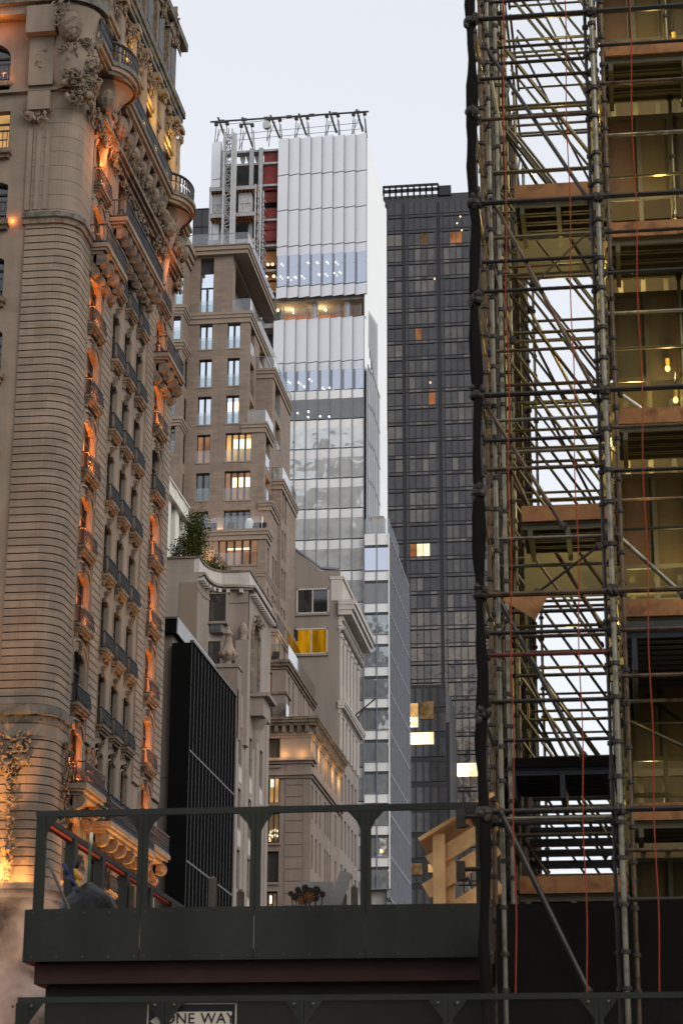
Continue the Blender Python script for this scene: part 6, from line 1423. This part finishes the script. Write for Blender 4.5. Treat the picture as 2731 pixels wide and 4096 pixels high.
# plywood backing boards between the decks, framed openings below them
for i, z in enumerate(ZD[1:]):
    lo, hi = z-1.55, z-.32
    for k in range(5):
        a = SB+.06+k*.44; mb = MB(); mb.box(a, a+.4385, 27.12, 27.15, lo, hi); obj('plywood_panel', mb, R6.choice(('ply_olive', 'ply_olive', 'ply_dark', 'ply_red')), scf)
    mb = MB()
    for k in range(6): a = SB+.14+k*.44; mb.box(a-.03, a+.03, 27.06, 27.12, lo-1.0, hi)
    for v in (lo-.03, lo-.5, hi): mb.box(SB+.14, SCx+.6, 27.07, 27.11, v-.03, v+.03)
    obj('stud_frame', mb, 'galv' if i % 2 else 'deck_alu', scf)
    mb = MB()
    for k in range(9): a = SB-.1+k*.33; mb.box(a, a+.07, 29.0, 29.1, lo-1.1, lo+.4)
    for v in (lo-.85, lo-.35, lo+.15): mb.box(SB-.1, SCx+1.2, 28.9, 29.0, v-.05, v+.05)
    obj('rear_frame', mb, 'deck_alu', scf)
    mb = MB(); mb.box(-.19, SCx+3, 30.5, 30.6, lo-1.3, lo+1.29); obj('rear_panel', mb, 'ply_olive', scf)
mb = MB(); mb.prism([onY(2040, 2370, 24.4), onY(2195, 2372, 24.4), onY(2140, 2480, 24.4), onY(2010, 2400, 24.4)], (0, .02, 0)); obj('loose_plywood', mb, 'lumber_dark', scf)
for x, y in ((SB+.10, 24.1), (SA+.05, 24.1)): pass
# putlog tubes poking left with couplers
for py, in ((3268,), (3478,)):
    a, b = onY(1842, py, 24.9), onY(1960, py-4, 24.9); mb = MB(); mb.tube(a, b, .028, 8); mb.box(a.x-.05, a.x+.05, 24.82, 24.95, a.z-.13, a.z+.09, 1); mb.tube(a+Vector((.02, -.05, -.13)), a+Vector((.1, -.05, -.11)), .02, 6, 1); obj('putlog', mb, ['galv_dark', 'coupler'], scf)
# netting: black wrap on the corner, brown sheet down the side, dark cloth at the foot, red cords
net = thing('debris_netting', 'black debris netting bunched along the scaffold corner and hung dark across its foot', 'netting', (-1.6, 23.9, 0))
mb = MB(); n = 90
prev = None
for k in range(n+1):
    z = 2.2+(TOP-2.2)*k/n; wv = .016*math.sin(z*2.45+.6)+.010*math.sin(z*5.3)+.006*math.sin(z*11.0)
    P = [Vector((SA-.095+wv, 23.93, z)), Vector((SA-.05+wv*.6, 23.88, z)), Vector((SA+.03+.025*math.sin(z*3.3+2), 23.93, z)), Vector((SA-.02, 24.02, z))]
    if prev:
        for i in range(4): j = (i+1) % 4; mb.quad(prev[i], prev[j], P[j], P[i])
    prev = P
obj('corner_wrap', mb, 'netting_black', net)
for z in (5.98, 7.1, 8.54, 9.8, 11.05, 12.3, 13.62, 14.9, 16.2):
    mb = MB(); mb.lathe((SA-.03, 23.95, z), [(.075, -.05), (.095, -.02), (.095, .02), (.075, .05)], 10)
    for _ in range(4): mb.blob((SA-.03+rnd.uniform(-.06, .08), 23.9+rnd.uniform(-.03, .03), z+rnd.uniform(-.09, .09)), .04, .04, .05, 0, 7, 4, .2)
    obj('tie', mb, 'coupler', net)
mb = MB(); n = 60
for k in range(n):
    z0_, z1_ = 3+(TOP-3)*k/n, 3+(TOP-3)*(k+1)/n
    for i in range(22):
        if (i*7+k//5) % 6 == 0 and i > 5: continue
        y0_, y1_ = 25.9+i*.4, 25.9+(i+1)*.4; f = lambda y, z: SA-.06+.03*math.sin(y*9+z*.8)+.02*math.sin(z*3+y*4)
        mb.quad((f(y0_, z0_), y0_, z0_), (f(y1_, z0_), y1_, z0_), (f(y1_, z1_), y1_, z1_), (f(y0_, z1_), y0_, z1_))
obj('side_sheet', mb, 'netting_brown', net)
mb = MB(); n = 50
for k in range(n):
    x0_, x1_ = SA+.05+(4.2)*k/n, SA+.05+4.2*(k+1)/n; g_ = lambda x, z: 24.55+.03*math.sin(x*3+z)
    for a_, b_ in ((1.5, 3.0), (3.0, 4.2), (4.2, 5.02)): mb.quad((x0_, g_(x0_, a_), a_), (x1_, g_(x1_, a_), a_), (x1_, g_(x1_, b_), b_), (x0_, g_(x0_, b_), b_))
obj('foot_cloth', mb, 'netting_black', net)
CORD = ('left red cord hanging down the netted scaffold face beside the black corner', 'middle red cord hanging across the open scaffold bay', 'right red cord hanging before the plywood backed decks')
for (x0, x1), lab in zip(((2008, 2065), (2255, 2350), (2512, 2640)), CORD):
    mb = MB(); pr = None
    for k in range(41):
        py = -60+4050*k/40; q = onY(x0+(x1-x0)*k/40+4*math.sin(k*.9), py, 23.72)
        if pr: mb.tube(pr, q, .008, 6)
        pr = q
    tag(obj('red_cord', mb, 'red_cord', None, at=(q.x, 23.72, 3)), lab, 'cord', 'red netting cords')
# site lamps hung under the decks
wl_ = None
for k, (px, py, Y) in enumerate(((2668, 1474, 26.8), (2700, 1600, 26.4), (2694, 165, 26.8), (2694, 915, 26.4))):
    q = onY(px, py, Y); t = thing('site_lamp', ('small bare lamp glowing on the frame above the yellow strap', 'hanging caged lamp with a yellow holder and white bulb', 'bright lamp at the top right behind the uppermost toe board', 'small lamp beneath the second plywood board bay')[k], 'lamp', tuple(q))
    mb = MB(); mb.blob(q, .035, .035, .045, 0, 10, 6); obj('bulb', mb, 'lamp_yellow', t)
    mb = MB(); mb.tube(q+Vector((0, 0, .05)), q+Vector((0, 0, .14)), .03, 8); mb.tube(q+Vector((0, 0, .14)), q+Vector((.02, 0, .4)), .008, 5, 1); obj('holder', mb, ['yellow_paint', 'black_metal'], t)
for i, z in enumerate(ZD[1:]):
    e = (.5, 2, 11, 11, 12, 8)[i]; lamp('site_light', (.75, 26.55, z-1.75), (1, .78, .34), e, .06, parent=scf); lamp('site_light', (.3, 28.4, z-1.9), (1, .78, .30), e*3.0, .06, parent=scf); lamp('site_light', (.35, 25.0, z-1.2), (1, .76, .26), e*.35, .06, parent=scf)
for z, e in ((14.0, 20), (16.6, 16), (11.3, 20), (8.9, 8), (18.6, 12)): lamp('site_light', (-.7, 28.6, z), (1, .78, .30), e, .06, parent=scf)
# steam drifting up from the avenue
def steam():
    m, N, L = newmat('steam'); o = N.new('ShaderNodeOutputMaterial'); v = N.new('ShaderNodeVolumePrincipled'); L.new(v.outputs[0], o.inputs['Volume'])
    v.inputs['Color'].default_value = (.9, .86, .84, 1); v.inputs['Anisotropy'].default_value = .2
    g = N.new('ShaderNodeNewGeometry'); n = N.new('ShaderNodeTexNoise'); n.inputs['Scale'].default_value = .55; n.inputs['Detail'].default_value = 4; n.inputs['Roughness'].default_value = .6; n.inputs['Distortion'].default_value = .6
    L.new(g.outputs['Position'], n.inputs['Vector']); r = N.new('ShaderNodeMapRange'); r.inputs['From Min'].default_value = .49; r.inputs['From Max'].default_value = .68; r.inputs['To Max'].default_value = .75; L.new(n.outputs['Fac'], r.inputs['Value'])
    sx = N.new('ShaderNodeSeparateXYZ'); L.new(g.outputs['Position'], sx.inputs[0]); h = N.new('ShaderNodeMapRange'); h.inputs['From Min'].default_value = 15.5; h.inputs['From Max'].default_value = 12.0; L.new(sx.outputs[2], h.inputs['Value'])
    k = N.new('ShaderNodeMath'); k.operation = 'MULTIPLY'; L.new(r.outputs[0], k.inputs[0]); L.new(h.outputs[0], k.inputs[1]); L.new(k.outputs[0], v.inputs['Density'])
steam()
mb = MB(); mb.box(-31, -23.2, 84.0, 88.6, 2.0, 17.5); tag(obj('steam', mb, 'steam'), 'pale steam drifting up in front of the lit hotel corner', 'steam', kind='stuff')
lamp('entrance_lamp', (-26.5, 83.5, 7.0), (1, .56, .38), 430, .4, parent=hotel); lamp('entrance_lamp', (-29.0, 83.8, 9.0), (1, .52, .34), 300, .4, parent=hotel)
SC.cycles.volume_step_rate = 1.0; SC.cycles.volume_max_steps = 64; SC.cycles.max_bounces = 6; SC.cycles.diffuse_bounces = 3; SC.cycles.glossy_bounces = 3; SC.cycles.transparent_max_bounces = 10
SC.cycles.use_light_tree = True; SC.cycles.caustics_reflective = False; SC.cycles.caustics_refractive = False; SC.cycles.sample_clamp_indirect = 4.0

# ================================================================== unseen buildings around the viewer, added to shade the street
rest = thing('building_under_repair', 'stone building being repaired behind the scaffold decks', 'building', (12, 50, 0))
mb = MB(); RS = Face('F', 31.0); mb.wall(RS, 2.6, 26, 0, 40, [(4+4*k, 5.6+4*k, 3+3.6*j, 5.4+3.6*j) for k in range(5) for j in range(9)], .3); mb.box(2.6, 26, 31.4, 78, 0, 40); obj('wall', mb, 'grey_stone', rest)
opp = thing('added_shade_building', 'unseen stone building added behind the viewer to shade the street', 'building', (10, -20, 0))
mb = MB(); mb.box(-11, 45, -60, -22, 0, 40); mb.box(-11.6, 45.6, -60.6, -21.4, 40, 41.2); obj('wall', mb, 'grey_stone', opp)  # out of view, blocks low sky light from shed and scaffold
for j in range(9):
    for k in range(9): x = -8+6*k; mb = MB(); mb.box(x-.8, x+.8, -22, -21.92, 3.4+4*j, 6.0+4*j); obj('window', mb, 'glass_dark', opp)
